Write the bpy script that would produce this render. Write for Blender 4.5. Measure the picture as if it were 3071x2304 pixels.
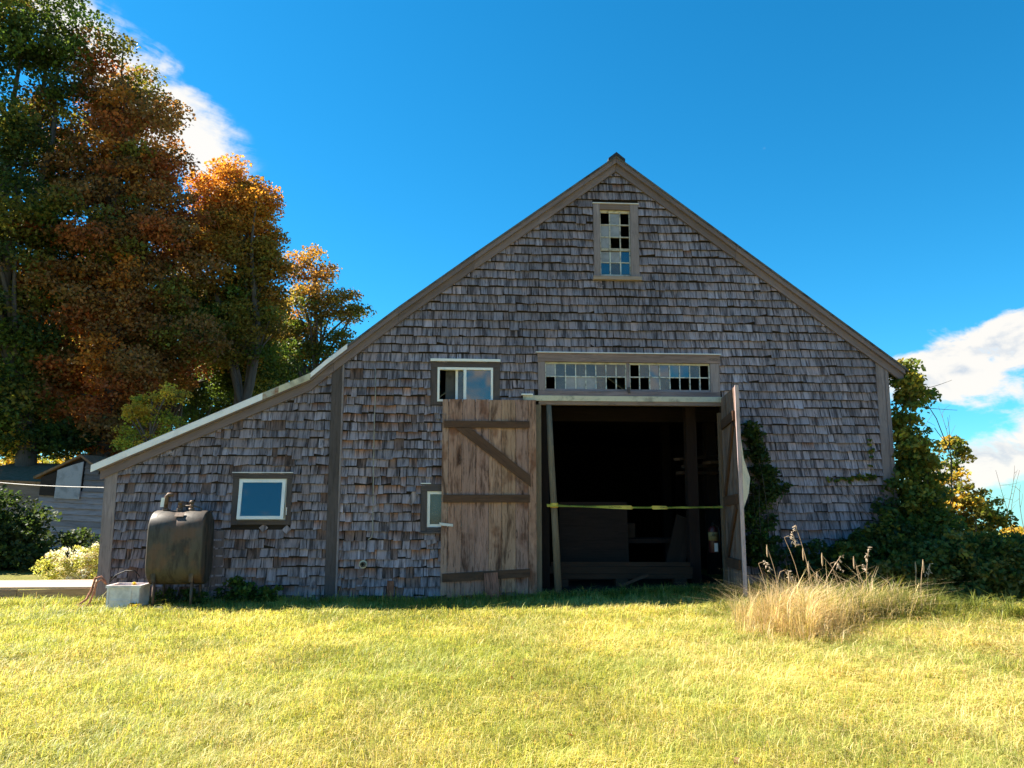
import bpy, math, random
import numpy as np
from mathutils import Vector, Matrix

random.seed(7)
RNG = np.random.default_rng(11)
rad = math.radians
for o in list(bpy.data.objects):
    bpy.data.objects.remove(o, do_unlink=True)
scene = bpy.context.scene
COL = scene.collection

# ------------------------------------------------------------------ camera
F_PX, PITCH, YAW = 2307.0, rad(8.5), rad(4.0)          # focal length in photo pixels
CAM = np.array([0.0, -12.6, 1.6])
cam_d = bpy.data.cameras.new('camera')
cam_d.sensor_width = 36.0
cam_d.lens = F_PX / 3071.0 * 36.0
cam_d.clip_start, cam_d.clip_end = 0.1, 4000.0
cam = bpy.data.objects.new('camera', cam_d)
COL.objects.link(cam)
cam.location = CAM
cam.rotation_euler = (rad(90) + PITCH, 0, -YAW)
scene.camera = cam
scene.render.resolution_x, scene.render.resolution_y = 1024, 768

# ------------------------------------------------------------------ sky, sun, exposure
SUN_EL, SUN_BACK = rad(44.0), rad(19.0)                 # height; angle behind the gable wall, from the left
sun_dir = Vector((-math.cos(SUN_EL) * math.cos(SUN_BACK), math.cos(SUN_EL) * math.sin(SUN_BACK), math.sin(SUN_EL)))
SKY_STRENGTH, SUN_STRENGTH, EXPOSURE = 0.062, 5.0, 1.95
scene.view_settings.view_transform = 'Standard'
scene.view_settings.look = 'None'
scene.view_settings.exposure = EXPOSURE
scene.view_settings.gamma = 1.0
scene.view_settings.use_curve_mapping = False

sun_d = bpy.data.lights.new('sun', 'SUN')
sun_d.energy, sun_d.angle, sun_d.color = SUN_STRENGTH, rad(0.53), (1.0, 0.93, 0.80)
sun = bpy.data.objects.new('sun', sun_d)
COL.objects.link(sun)
sun.rotation_euler = sun_dir.to_track_quat('Z', 'Y').to_euler()
sun.location = (-20, 5, 25)


class NT:
    """small helper for building node trees"""
    def __init__(self, tree):
        self.t = tree
        tree.nodes.clear()

    def n(self, kind, **kw):
        nd = self.t.nodes.new(kind)
        for k, v in kw.items():
            if k == 'inp':
                for name, val in v.items():
                    self.put(nd.inputs[name], val)
            else:
                setattr(nd, k, v)
        return nd

    def put(self, sock, val):
        if isinstance(val, bpy.types.NodeSocket):
            self.t.links.new(val, sock)
        else:
            sock.default_value = val

    def m(self, op, a, b=None, c=None, clamp=False):
        nd = self.t.nodes.new('ShaderNodeMath')
        nd.operation, nd.use_clamp = op, clamp
        for i, v in enumerate((a, b, c)):
            if v is not None:
                self.put(nd.inputs[i], v)
        return nd.outputs[0]

    def mix(self, f, a, b, blend='MIX'):
        nd = self.t.nodes.new('ShaderNodeMix')
        nd.data_type, nd.blend_type = 'RGBA', blend
        self.put(nd.inputs[0], f)
        self.put(nd.inputs[6], a)
        self.put(nd.inputs[7], b)
        return nd.outputs[2]

    def smooth(self, x, lo, hi, a=0.0, b=1.0):
        nd = self.t.nodes.new('ShaderNodeMapRange')
        nd.interpolation_type = 'SMOOTHSTEP'
        for i, v in enumerate((x, lo, hi, a, b)):
            self.put(nd.inputs[i], v)
        return nd.outputs[0]

    def noise(self, vec, scale, detail=4.0, rough=0.55, dist=0.0):
        nd = self.n('ShaderNodeTexNoise', inp={'Vector': vec, 'Scale': scale, 'Detail': detail, 'Roughness': rough, 'Distortion': dist})
        return nd.outputs[0]


def rgb(r, g, b):
    return (r, g, b, 1.0)


world = bpy.data.worlds.new('World')
scene.world = world
world.use_nodes = True
w = NT(world.node_tree)
tc = w.n('ShaderNodeTexCoord')
sep = w.n('ShaderNodeSeparateXYZ', inp={'Vector': tc.outputs['Generated']})
X, Y, Z = sep.outputs
zc = w.m('MAXIMUM', Z, 0.012)                            # the land falls away: the horizon sky simply continues down
sv = w.n('ShaderNodeCombineXYZ', inp={'X': X, 'Y': Y, 'Z': zc}).outputs[0]
sky = w.n('ShaderNodeTexSky', sky_type='NISHITA', sun_disc=False, sun_elevation=SUN_EL,
          sun_rotation=math.atan2(sun_dir.x, sun_dir.y), altitude=300.0, air_density=1.0, dust_density=0.15, ozone_density=2.2)
w.put(sky.inputs['Vector'], sv)
hs = w.n('ShaderNodeHueSaturation', inp={'Hue': 0.488, 'Saturation': 1.10, 'Value': 1.0, 'Color': w.mix(1.0, sky.outputs[0], rgb(0.315, 0.64, 0.87), 'MULTIPLY')})
az = w.m('MULTIPLY', w.m('ARCTAN2', X, Y), 57.2958)
el = w.m('MULTIPLY', w.m('ARCSINE', Z), 57.2958)


def cvec(sx, sy, dx=0.0, dy=0.0, skew=0.0):
    a = w.m('MULTIPLY', w.m('ADD', w.m('ADD', az, w.m('MULTIPLY', el, skew)), dx), sx)
    b = w.m('MULTIPLY', w.m('ADD', el, dy), sy)
    return w.n('ShaderNodeCombineXYZ', inp={'X': a, 'Y': b, 'Z': 3.7}).outputs[0]


def gauss(ca, ce, ra, re, amp, rot=0.0):
    c, s = math.cos(rad(rot)), math.sin(rad(rot))
    da, de = w.m('SUBTRACT', az, ca), w.m('SUBTRACT', el, ce)
    u = w.m('DIVIDE', w.m('ADD', w.m('MULTIPLY', da, c), w.m('MULTIPLY', de, s)), ra)
    v = w.m('DIVIDE', w.m('SUBTRACT', w.m('MULTIPLY', de, c), w.m('MULTIPLY', da, s)), re)
    q = w.m('ADD', w.m('MULTIPLY', u, u), w.m('MULTIPLY', v, v))
    return w.m('MULTIPLY', w.m('POWER', 2.71828, w.m('MULTIPLY', q, -1.0)), amp)


def total(items):
    r = items[0]
    for it in items[1:]:
        r = w.m('ADD', r, it)
    return r


# fair-weather cumulus low over the horizon; the stretch of sky over the barn is clear
n1 = w.noise(cvec(0.24, 0.44), 1.0, 8.0, 0.58, 0.3)
n2 = w.noise(cvec(0.24, 0.44, 0.0, 0.8), 1.0, 4.0, 0.5, 0.3)
band = w.m('MULTIPLY', w.smooth(w.m('ABSOLUTE', w.m('SUBTRACT', el, 7.0)), 4.0, 11.0, 1.0, 0.0),
           w.smooth(w.m('ABSOLUTE', w.m('SUBTRACT', az, 2.0)), 40.0, 52.0))
cm = total([gauss(32.4, 8.2, 3.8, 1.8, 0.57), gauss(38.0, 10.2, 4.6, 1.7, 0.55), gauss(39.8, 4.6, 3.2, 1.9, 0.56), gauss(36.2, 7.6, 4.0, 1.2, 0.26),
            gauss(35.5, 2.2, 4.4, 1.5, 0.56), gauss(31.5, 0.5, 4.0, 0.9, 0.30),
            w.m('MULTIPLY', band, 0.30)])
cd = w.m('ADD', n1, cm)
cum = w.smooth(cd, 0.74, 0.92)
lit = w.smooth(w.m('SUBTRACT', n1, n2), -0.22, 0.04)
lit2 = w.m('MAXIMUM', lit, w.smooth(cd, 1.02, 0.80))
cum_col = w.mix(lit2, rgb(2.5, 2.85, 3.3), rgb(4.3, 4.15, 3.9))
# the wind-drawn streak over the maples
s1 = w.noise(cvec(0.16, 0.34, 0, 0, 0.9), 1.0, 8.0, 0.62, 0.5)
s2 = w.noise(cvec(0.85, 1.2), 1.0, 3.0, 0.6, 0.2)
stk = total([gauss(-23.0, 25.8, 6.4, 2.0, 0.55, -33.0), gauss(-18.6, 23.2, 3.0, 1.6, 0.44, -40.0), gauss(-29.0, 30.5, 4.0, 1.6, 0.36, -25.0),
             gauss(-20.0, 27.2, 5.5, 0.9, 0.20, -35.0), gauss(-24.5, 23.5, 3.0, 3.0, 0.26)])
sd = w.m('ADD', w.m('ADD', s1, stk), w.m('MULTIPLY', w.m('SUBTRACT', s2, 0.5), 0.35))
strk = w.m('MULTIPLY', w.m('MULTIPLY', w.smooth(sd, 0.58, 0.98), w.smooth(stk, 0.05, 0.22)), 0.97)
c1 = w.mix(w.m('MULTIPLY', cum, 0.97), hs.outputs[0], cum_col)
c2 = w.mix(strk, c1, rgb(4.3, 4.2, 4.0))
bg = w.n('ShaderNodeBackground', inp={'Color': c2, 'Strength': SKY_STRENGTH})
out = w.n('ShaderNodeOutputWorld')
w.t.links.new(bg.outputs[0], out.inputs['Surface'])

# ------------------------------------------------------------------ photo pixels -> place
_f = np.array([math.sin(YAW) * math.cos(PITCH), math.cos(YAW) * math.cos(PITCH), math.sin(PITCH)])
_r = np.array([math.cos(YAW), -math.sin(YAW), 0.0])
_u = np.cross(_r, _f)


def W(px, py, y=0.0):
    """point (x, z) where the sight line through a photo pixel meets the upright plane at depth y"""
    d = _f * F_PX + _r * (px - 1535.5) - _u * (py - 1152)
    p = CAM + d * ((y - CAM[1]) / d[1])
    return float(p[0]), float(p[2])


def rect(px0, py0, px1, py1, y=0.0):
    a, b, c, d = W(px0, py0, y), W(px1, py0, y), W(px0, py1, y), W(px1, py1, y)
    return (a[0] + c[0]) / 2, (b[0] + d[0]) / 2, (c[1] + d[1]) / 2, (a[1] + b[1]) / 2      # x0, x1, z0, z1


# ------------------------------------------------------------------ mesh helpers
def tag(o, label=None, cat=None, group=None, kind=None):
    for k, v in (('label', label), ('category', cat), ('group', group), ('kind', kind)):
        if v:
            o[k] = v
    return o


def empty(name, loc=(0, 0, 0)):
    o = bpy.data.objects.new(name, None)
    o.empty_display_size = 0.1
    o.location = loc
    COL.objects.link(o)
    return o


def adopt(o, parent):
    if parent is not None:
        bpy.context.view_layer.update()
        o.parent = parent
        o.matrix_parent_inverse = WM(parent).inverted()


def WM(o):
    m = o.matrix_basis.copy()
    if o.parent:
        m = WM(o.parent) @ o.matrix_parent_inverse @ m
    return m


class B:
    """collects one mesh; keeps a grain coordinate (along, across, depth) and a colour at every vertex"""
    def __init__(self):
        self.v, self.f, self.g, self.c = [], [], [], []

    def add(self, vs, fs, gs, col):
        o = len(self.v)
        self.v += [tuple(p) for p in vs]
        self.f += [tuple(i + o for i in f) for f in fs]
        self.g += [tuple(p) for p in gs]
        if isinstance(col, list):
            self.c += col
        else:
            self.c += [col] * len(vs)

    def obox(self, c, ax, ay, az_, sx, sy, sz, col=(1, 1, 1), seed=None, jit=0.0, along=0):
        """box at centre c with axes ax, ay, az_ and full sizes; grain along axis index"""
        s = random.uniform(0, 60) if seed is None else seed
        c, ax, ay, az_ = (Vector(q) for q in (c, ax, ay, az_))
        vs, gs = [], []
        for k in (-.5, .5):
            for j in (-.5, .5):
                for i in (-.5, .5):
                    e = [i * sx, j * sy, k * sz]
                    if jit:
                        e = [q + random.uniform(-jit, jit) for q in e]
                    vs.append(c + ax * e[0] + ay * e[1] + az_ * e[2])
                    o3 = [e[along]] + [e[q] for q in range(3) if q != along]
                    gs.append((o3[0] + s, o3[1] + s * 1.7, o3[2] + s * .31))
        fs = [(0, 2, 3, 1), (4, 5, 7, 6), (0, 1, 5, 4), (2, 6, 7, 3), (0, 4, 6, 2), (1, 3, 7, 5)]
        self.add(vs, fs, gs, col)
        return self

    def box(self, x0, x1, y0, y1, z0, z1, col=(1, 1, 1), along=0, seed=None, jit=0.0):
        return self.obox(((x0 + x1) / 2, (y0 + y1) / 2, (z0 + z1) / 2), (1, 0, 0), (0, 1, 0), (0, 0, 1),
                         abs(x1 - x0), abs(y1 - y0), abs(z1 - z0), col, seed, jit, along)

    def bar(self, p0, p1, wid, thk, nrm, col=(1, 1, 1), seed=None, jit=0.0):
        """board from p0 to p1, width across, thickness along nrm"""
        p0, p1, nrm = Vector(p0), Vector(p1), Vector(nrm).normalized()
        d = (p1 - p0)
        L = d.length
        d.normalize()
        nn = (nrm - d * nrm.dot(d)).normalized()
        s = d.cross(nn)
        return self.obox((p0 + p1) / 2, d, s, nn, L, wid, thk, col, seed, jit, 0)

    def prism(self, poly, y0, y1, col=(1, 1, 1), gdir=(1, 0), seed=None):
        """polygon in the xz plane pulled from y0 (front) to y1 (back); grain along gdir"""
        s = random.uniform(0, 60) if seed is None else seed
        n = len(poly)
        area = sum(poly[i][0] * poly[(i + 1) % n][1] - poly[(i + 1) % n][0] * poly[i][1] for i in range(n))
        if area < 0:
            poly = poly[::-1]
        q = math.hypot(*gdir)
        gx, gz = gdir[0] / q, gdir[1] / q
        vs = [(p[0], y0, p[1]) for p in poly] + [(p[0], y1, p[1]) for p in poly]
        gs = [(v[0] * gx + v[2] * gz + s, -v[0] * gz + v[2] * gx + s * 1.7, v[1] + s * .31) for v in vs]
        fs = [tuple(range(n)), tuple(range(2 * n - 1, n - 1, -1))]
        fs += [((i + 1) % n, i, i + n, (i + 1) % n + n) for i in range(n)]
        self.add(vs, fs, gs, col)
        return self

    def tube(self, pts, rads, n=8, col=(1, 1, 1), cap=True):
        pts = [Vector(p) for p in pts]
        if not hasattr(rads, '__len__'):
            rads = [rads] * len(pts)
        s = random.uniform(0, 60)
        vs, gs, fs = [], [], []
        ref = Vector((0.31, 0.77, 0.2)).normalized()
        L = 0.0
        for i, p in enumerate(pts):
            d = (pts[min(i + 1, len(pts) - 1)] - pts[max(i - 1, 0)])
            d.normalize()
            a = d.cross(ref)
            if a.length < 1e-3:
                a = d.cross(Vector((1, 0, 0)))
            a.normalize()
            b = d.cross(a)
            if i:
                L += (p - pts[i - 1]).length
            for k in range(n):
                t = 2 * math.pi * k / n
                vs.append(p + (a * math.cos(t) + b * math.sin(t)) * rads[i])
                gs.append((L + s, math.cos(t) * rads[i] + s, math.sin(t) * rads[i]))
        for i in range(len(pts) - 1):
            for k in range(n):
                k2 = (k + 1) % n
                fs.append((i * n + k, i * n + k2, (i + 1) * n + k2, (i + 1) * n + k))
        if cap:
            fs.append(tuple(range(n))[::-1])
            fs.append(tuple((len(pts) - 1) * n + k for k in range(n)))
        self.add(vs, fs, gs, col)
        return self

    def build(self, name, mat, parent=None, smooth=False):
        me = bpy.data.meshes.new(name)
        me.from_pydata(self.v, [], self.f)
        me.materials.append(mat)
        a = me.attributes.new('gc', 'FLOAT_VECTOR', 'POINT')
        a.data.foreach_set('vector', np.array(self.g, dtype=np.float32).ravel())
        c = np.ones((len(self.c), 4), dtype=np.float32)
        c[:, :3] = np.array(self.c, dtype=np.float32)
        a = me.attributes.new('col', 'FLOAT_COLOR', 'POINT')
        a.data.foreach_set('color', c.ravel())
        if smooth:
            me.polygons.foreach_set('use_smooth', np.ones(len(me.polygons), dtype=bool))
        me.update()
        o = bpy.data.objects.new(name, me)
        COL.objects.link(o)
        if parent is not None:
            o.parent = parent
            o.matrix_parent_inverse = WM(parent).inverted()
        return o


def np_mesh(name, verts, faces, cols, mat, parent=None):
    """verts (N,3), faces (M,k) and colours (N,3) straight from arrays"""
    me = bpy.data.meshes.new(name)
    k = faces.shape[1]
    me.vertices.add(len(verts))
    me.vertices.foreach_set('co', verts.astype(np.float32).ravel())
    me.loops.add(faces.size)
    me.loops.foreach_set('vertex_index', faces.astype(np.int32).ravel())
    me.polygons.add(len(faces))
    me.polygons.foreach_set('loop_start', np.arange(0, faces.size, k, dtype=np.int32))
    c = np.ones((len(verts), 4), dtype=np.float32)
    c[:, :3] = cols
    a = me.attributes.new('col', 'FLOAT_COLOR', 'POINT')
    a.data.foreach_set('color', c.ravel())
    me.materials.append(mat)
    me.update(calc_edges=True)
    o = bpy.data.objects.new(name, me)
    COL.objects.link(o)
    if parent is not None:
        o.parent = parent
        o.matrix_parent_inverse = WM(parent).inverted()
    return o


def vnoise(x, y, seed=0, scale=1.0):
    """smooth value noise 0..1"""
    g = np.random.default_rng(seed).random((64, 64))
    x, y = np.asarray(x) * scale + 31.3, np.asarray(y) * scale + 17.9
    xi, yi = np.floor(x).astype(int), np.floor(y).astype(int)
    fx, fy = x - xi, y - yi
    fx, fy = fx * fx * (3 - 2 * fx), fy * fy * (3 - 2 * fy)
    i0, i1, j0, j1 = xi % 64, (xi + 1) % 64, yi % 64, (yi + 1) % 64
    return (g[i0, j0] * (1 - fx) + g[i1, j0] * fx) * (1 - fy) + (g[i0, j1] * (1 - fx) + g[i1, j1] * fx) * fy


# ------------------------------------------------------------------ materials
def new_mat(name):
    m = bpy.data.materials.new(name)
    m.use_nodes = True
    t = NT(m.node_tree)
    o = t.n('ShaderNodeOutputMaterial')
    return m, t, o


def wood(name, base, dark, streak=0.6, blotch=0.4, warm=None, knots=0.0, rough=0.85, bump=0.25, spec=0.25, fine=55.0, coarse=9.0, lo=0.50):
    """weathered wood: grain from the 'gc' attribute, tint from 'col'"""
    m, t, o = new_mat(name)
    g = t.n('ShaderNodeAttribute', attribute_name='gc').outputs['Vector']
    c = t.n('ShaderNodeAttribute', attribute_name='col').outputs['Color']

    def mp(a, b):
        return t.n('ShaderNodeMapping', inp={'Vector': g, 'Scale': (a, b, b)}).outputs[0]
    wob = t.n('ShaderNodeVectorMath', operation='ADD')
    t.put(wob.inputs[0], mp(2.0, fine))
    nz = t.n('ShaderNodeTexNoise', inp={'Vector': mp(3.0, 5.0), 'Scale': 1.0, 'Detail': 2.0})
    sc = t.n('ShaderNodeVectorMath', operation='SCALE', inp={'Scale': 2.5})
    t.put(sc.inputs[0], nz.outputs['Color'])
    t.put(wob.inputs[1], sc.outputs[0])
    f1 = t.noise(wob.outputs[0], 1.0, 5.0, 0.65)
    f2 = t.noise(mp(1.6, coarse), 1.0, 4.0, 0.6, 0.4)
    f3 = t.noise(mp(2.6, 3.2), 1.0, 3.0, 0.55)
    col = t.mix(t.m('MULTIPLY', t.smooth(f1, 0.46, 0.72), streak), rgb(*base), rgb(*dark))
    col = t.mix(t.m('MULTIPLY', t.smooth(f2, lo, lo + 0.24), blotch), col, rgb(*dark))
    if warm:
        col = t.mix(t.m('MULTIPLY', t.smooth(f3, 0.50, 0.68), 0.75), col, t.mix(t.smooth(f1, 0.35, 0.7), rgb(*warm), rgb(*dark)))
    lite = t.mix(t.m('MULTIPLY', t.smooth(f2, 0.44, 0.30), 0.45), col, rgb(*[min(1, q * 1.55) for q in base]))
    col = lite
    if knots:
        vo = t.n('ShaderNodeTexVoronoi', inp={'Vector': mp(1.5, 5.5), 'Scale': 1.0, 'Randomness': 1.0})
        ring = t.m('SINE', t.m('MULTIPLY', vo.outputs['Distance'], 75.0))
        near = t.smooth(vo.outputs['Distance'], 0.20, 0.07)
        k = t.m('MULTIPLY', near, t.m('ADD', 0.62, t.m('MULTIPLY', ring, 0.38)))
        col = t.mix(t.m('MULTIPLY', k, knots), col, rgb(*[q * 0.35 for q in dark]))
    col = t.mix(1.0, col, c, 'MULTIPLY')
    b = t.n('ShaderNodeBump', inp={'Strength': bump, 'Distance': 0.01, 'Height': f1})
    p = t.n('ShaderNodeBsdfPrincipled', inp={'Base Color': col, 'Roughness': rough, 'Specular IOR Level': spec, 'Normal': b.outputs[0]})
    t.t.links.new(p.outputs[0], o.inputs[0])
    return m


def plain(name, base, rough=0.6, spec=0.4, var=0.25, scale=6.0, metal=0.0, bump=0.0, alt=None, lo=0.45, hi=0.7):
    """painted, metal or stone surface with an uneven, slightly dirty colour"""
    m, t, o = new_mat(name)
    g = t.n('ShaderNodeNewGeometry').outputs['Position']
    c = t.n('ShaderNodeAttribute', attribute_name='col').outputs['Color']
    f1 = t.noise(g, scale, 5.0, 0.6)
    f2 = t.noise(g, scale * 7.3, 3.0, 0.6)
    a = rgb(*(alt or [q * (1 - var * 1.6) for q in base]))
    col = t.mix(t.smooth(f1, lo, hi), rgb(*base), a)
    col = t.mix(t.m('MULTIPLY', t.smooth(f2, 0.5, 0.75), var), col, rgb(*[q * 0.45 for q in base]))
    col = t.mix(1.0, col, c, 'MULTIPLY')
    p = t.n('ShaderNodeBsdfPrincipled', inp={'Base Color': col, 'Roughness': rough, 'Specular IOR Level': spec, 'Metallic': metal})
    if bump:
        b = t.n('ShaderNodeBump', inp={'Strength': bump, 'Distance': 0.01, 'Height': f2})
        t.put(p.inputs['Normal'], b.outputs[0])
    t.t.links.new(p.outputs[0], o.inputs[0])
    return m


def leafy(name, trans=0.45, rough=0.55, spec=0.25, tscale=(1.25, 1.15, 0.7)):
    """leaf or blade: colour from 'col'; light passes through it"""
    m, t, o = new_mat(name)
    c = t.n('ShaderNodeAttribute', attribute_name='col').outputs['Color']
    p = t.n('ShaderNodeBsdfPrincipled', inp={'Base Color': c, 'Roughness': rough, 'Specular IOR Level': spec})
    tr = t.n('ShaderNodeBsdfTranslucent', inp={'Color': t.mix(1.0, c, rgb(*tscale), 'MULTIPLY')})
    mx = t.n('ShaderNodeMixShader', inp={'Fac': trans})
    t.t.links.new(p.outputs[0], mx.inputs[1])
    t.t.links.new(tr.outputs[0], mx.inputs[2])
    t.t.links.new(mx.outputs[0], o.inputs[0])
    return m


def glass(name, dust=0.1, dcol=(0.3, 0.3, 0.32), ior=1.7, rough=0.02, thru=0.5):
    """old window glass: mirror-like coat over a see-through pane with a film of dust"""
    m, t, o = new_mat(name)
    g = t.n('ShaderNodeNewGeometry').outputs['Position']
    f = t.noise(g, 7.0, 4.0, 0.6)
    f2 = t.noise(g, 1.7, 2.0, 0.5)
    bmp = t.n('ShaderNodeBump', inp={'Strength': 0.05, 'Distance': 0.02, 'Height': f2})
    fr = t.n('ShaderNodeFresnel', inp={'IOR': ior})
    gl = t.n('ShaderNodeBsdfGlossy', inp={'Color': rgb(1, 1, 1), 'Roughness': rough, 'Normal': bmp.outputs[0]})
    tp = t.n('ShaderNodeBsdfTransparent', inp={'Color': rgb(thru, thru, thru * 1.02)})
    df = t.n('ShaderNodeBsdfDiffuse', inp={'Color': rgb(*dcol)})
    m1 = t.n('ShaderNodeMixShader', inp={'Fac': t.m('MULTIPLY', t.smooth(f, 0.2, 0.8, 0.7, 1.3), dust, clamp=True)})
    t.t.links.new(tp.outputs[0], m1.inputs[1])
    t.t.links.new(df.outputs[0], m1.inputs[2])
    m2 = t.n('ShaderNodeMixShader', inp={'Fac': fr.outputs[0]})
    t.t.links.new(m1.outputs[0], m2.inputs[1])
    t.t.links.new(gl.outputs[0], m2.inputs[2])
    t.t.links.new(m2.outputs[0], o.inputs[0])
    return m


M = {}
M['shingle'] = wood('weathered_shingle', (0.325, 0.250, 0.264), (0.056, 0.041, 0.044), 0.95, 0.95, bump=0.6, fine=27.0, coarse=15.0, lo=0.45)
M['greyboard'] = wood('grey_weathered_board', (0.250, 0.193, 0.200), (0.08, 0.056, 0.056), 0.6, 0.4, knots=0.5, bump=0.3)
M['darkboard'] = wood('dark_stained_board', (0.090, 0.068, 0.068), (0.028, 0.020, 0.020), 0.6, 0.4, bump=0.3)
M['rake'] = wood('rake_board_wood', (0.195, 0.142, 0.148), (0.080, 0.056, 0.058), 0.5, 0.35, bump=0.25)
M['door'] = wood('door_plank_wood', (0.350, 0.203, 0.155), (0.058, 0.023, 0.014), 0.85, 0.95, warm=(0.185, 0.066, 0.032), knots=0.85, bump=0.35, fine=38.0, coarse=7.0)
M['batten'] = wood('door_batten_wood', (0.105, 0.052, 0.032), (0.030, 0.014, 0.009), 0.6, 0.5, knots=0.4, bump=0.3)
M['cream'] = plain('old_cream_paint', (0.58, 0.50, 0.38), 0.6, 0.3, 0.3, 5.0)
M['white'] = plain('white_vinyl', (0.82, 0.76, 0.75), 0.45, 0.4, 0.08, 3.0)
M['muntin'] = plain('flaking_white_muntin', (0.60, 0.58, 0.55), 0.7, 0.2, 0.45, 14.0)
M['flash'] = plain('zinc_flashing', (0.72, 0.66, 0.69), 0.4, 0.4, 0.15, 6.0)
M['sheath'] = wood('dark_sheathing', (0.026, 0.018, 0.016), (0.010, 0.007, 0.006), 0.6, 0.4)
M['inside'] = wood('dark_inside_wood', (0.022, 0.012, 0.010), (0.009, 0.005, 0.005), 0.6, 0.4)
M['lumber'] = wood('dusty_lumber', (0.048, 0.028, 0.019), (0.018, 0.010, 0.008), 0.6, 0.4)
M['post'] = wood('leaning_post_wood', (0.190, 0.140, 0.098), (0.060, 0.038, 0.026), 0.6, 0.4)
M['plank'] = wood('deck_plank_wood', (0.42, 0.33, 0.24), (0.16, 0.10, 0.06), 0.5, 0.35, knots=0.3)
M['glass_dark'] = glass('clear_old_glass', 0.05, (0.2, 0.22, 0.25), 2.05, 0.02, 0.35)
M['glass_mid'] = glass('smoky_old_glass', 0.35, (0.20, 0.20, 0.215), 1.55, 0.08, 0.35)
M['glass_dust'] = glass('dusty_old_glass', 0.93, (0.30, 0.275, 0.285), 1.5, 0.10, 0.3)
M['leaf'] = leafy('broad_leaf', 0.48)
M['blade'] = leafy('grass_blade', 0.45, 0.5, 0.3, (1.25, 1.2, 0.75))
M['bark'] = wood('tree_bark', (0.105, 0.085, 0.070), (0.035, 0.027, 0.022), 0.7, 0.5, bump=0.6, fine=30.0)

# ------------------------------------------------------------------ ground
def gz(x, y):
    x, y = np.asarray(x, dtype=float), np.asarray(y, dtype=float)
    s = np.clip((x + 1.0) / 8.0, 0, 1)
    rise = 0.20 * s * s * (3 - 2 * s) * np.clip((y + 7.0) / 7.0, 0, 1)
    und = (vnoise(x, y, 3, 0.5) - 0.5) * 0.05 * np.clip(1 - np.abs(y + 5.5) / 7.0, 0.15, 1)
    t = np.clip((x + 2.0) / 14.0, 0, 1)
    t = t * t * (3 - 2 * t)
    back = np.clip(y - 3.0, 0, None)
    left = 0.35 * np.clip(back / 9.0, 0, 1) + 0.035 * np.clip(back - 8, 0, 60) - 0.08 * np.clip(back - 45, 0, None)
    right = -0.105 * back
    near = -0.02 * np.clip(-14.0 - y, 0, None)
    return rise + und + left * (1 - t) + right * t + near


def ground_sheet():
    def axis(lo, hi, fine_lo, fine_hi, fs):
        a = list(np.arange(fine_lo, fine_hi + 1e-6, fs))
        st, p = fs, fine_hi
        while p < hi:
            st *= 1.35
            p += st
            a.append(min(p, hi))
        st, p = fs, fine_lo
        while p > lo:
            st *= 1.35
            p -= st
            a.insert(0, max(p, lo))
        return np.array(a)
    xs, ys = axis(-700, 700, -14, 14, 0.35), axis(-400, 900, -12, 8, 0.35)
    gx, gy = np.meshgrid(xs, ys)
    v = np.stack([gx.ravel(), gy.ravel(), gz(gx, gy).ravel()], 1)
    nx, ny = len(xs), len(ys)
    i, j = np.meshgrid(np.arange(nx - 1), np.arange(ny - 1))
    a = (j * nx + i).ravel()
    f = np.stack([a, a + 1, a + nx + 1, a + nx], 1)
    m, t, o = new_mat('turf_soil')
    p0 = t.n('ShaderNodeNewGeometry').outputs['Position']
    c = t.mix(t.smooth(t.noise(p0, 0.7, 5.0), 0.4, 0.65), rgb(0.15, 0.155, 0.030), rgb(0.24, 0.20, 0.060))
    c = t.mix(t.smooth(t.noise(p0, 30.0, 4.0), 0.45, 0.7), c, rgb(0.055, 0.045, 0.016))
    b = t.n('ShaderNodeBump', inp={'Strength': 0.6, 'Distance': 0.03, 'Height': t.noise(p0, 40.0, 3.0)})
    p = t.n('ShaderNodeBsdfPrincipled', inp={'Base Color': c, 'Roughness': 0.95, 'Specular IOR Level': 0.1, 'Normal': b.outputs[0]})
    t.t.links.new(p.outputs[0], o.inputs[0])
    g = np_mesh('ground', v, f, np.ones((len(v), 3)), m)
    g.data.polygons.foreach_set('use_smooth', np.ones(len(f), dtype=bool))
    tag(g, 'sunlit lawn turf running from the barn to the foreground', 'ground', kind='structure')


ground_sheet()

# ================================================================== THE BARN
barn = empty('barn', (1.0, 0.0, 0.0))
tag(barn, 'large weathered grey shingled barn with lean-to and open plank doors', 'barn')

# roof edge as it runs in the photo (x, z), left eave to right eave
ROOF = [W(299, 1394), W(620, 1259), W(936, 1126), W(985, 1085), W(1200, 924), W(1422, 768), W(1843, 478)]
RIDGE = ROOF[-1]
R_EAVE = W(2684, 1094)
k = (R_EAVE[1] - RIDGE[1]) / (R_EAVE[0] - RIDGE[0])
R_END = (7.66, RIDGE[1] + k * (7.66 - RIDGE[0]))
OUTLINE = ROOF + [R_EAVE, R_END]


def roof_z(x):
    for (x0, z0), (x1, z1) in zip(OUTLINE[:-1], OUTLINE[1:]):
        if x <= x1:
            return z0 + (z1 - z0) * (x - x0) / (x1 - x0)
    return R_END[1]


XL, XR = -5.50, 7.33           # outer faces of the side walls
DEEP = 13.0
# openings cut through the wall: x0, x1, z0, z1
OP_DOOR = (1.36, 4.40, -0.2, 3.20)
OP_TRANS = rect(1634, 1089, 2129, 1177)
OP_GABLE = rect(1799, 632, 1890, 832)
OP_SLIDE = rect(1312, 1104, 1478, 1206)
OP_LEAN = rect(716, 1436, 860, 1560)
lw = rect(1281, 1474, 1385, 1581)
OP_LOW = lw
OPEN = [OP_DOOR, OP_TRANS, OP_GABLE, OP_SLIDE, OP_LEAN, OP_LOW]


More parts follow.
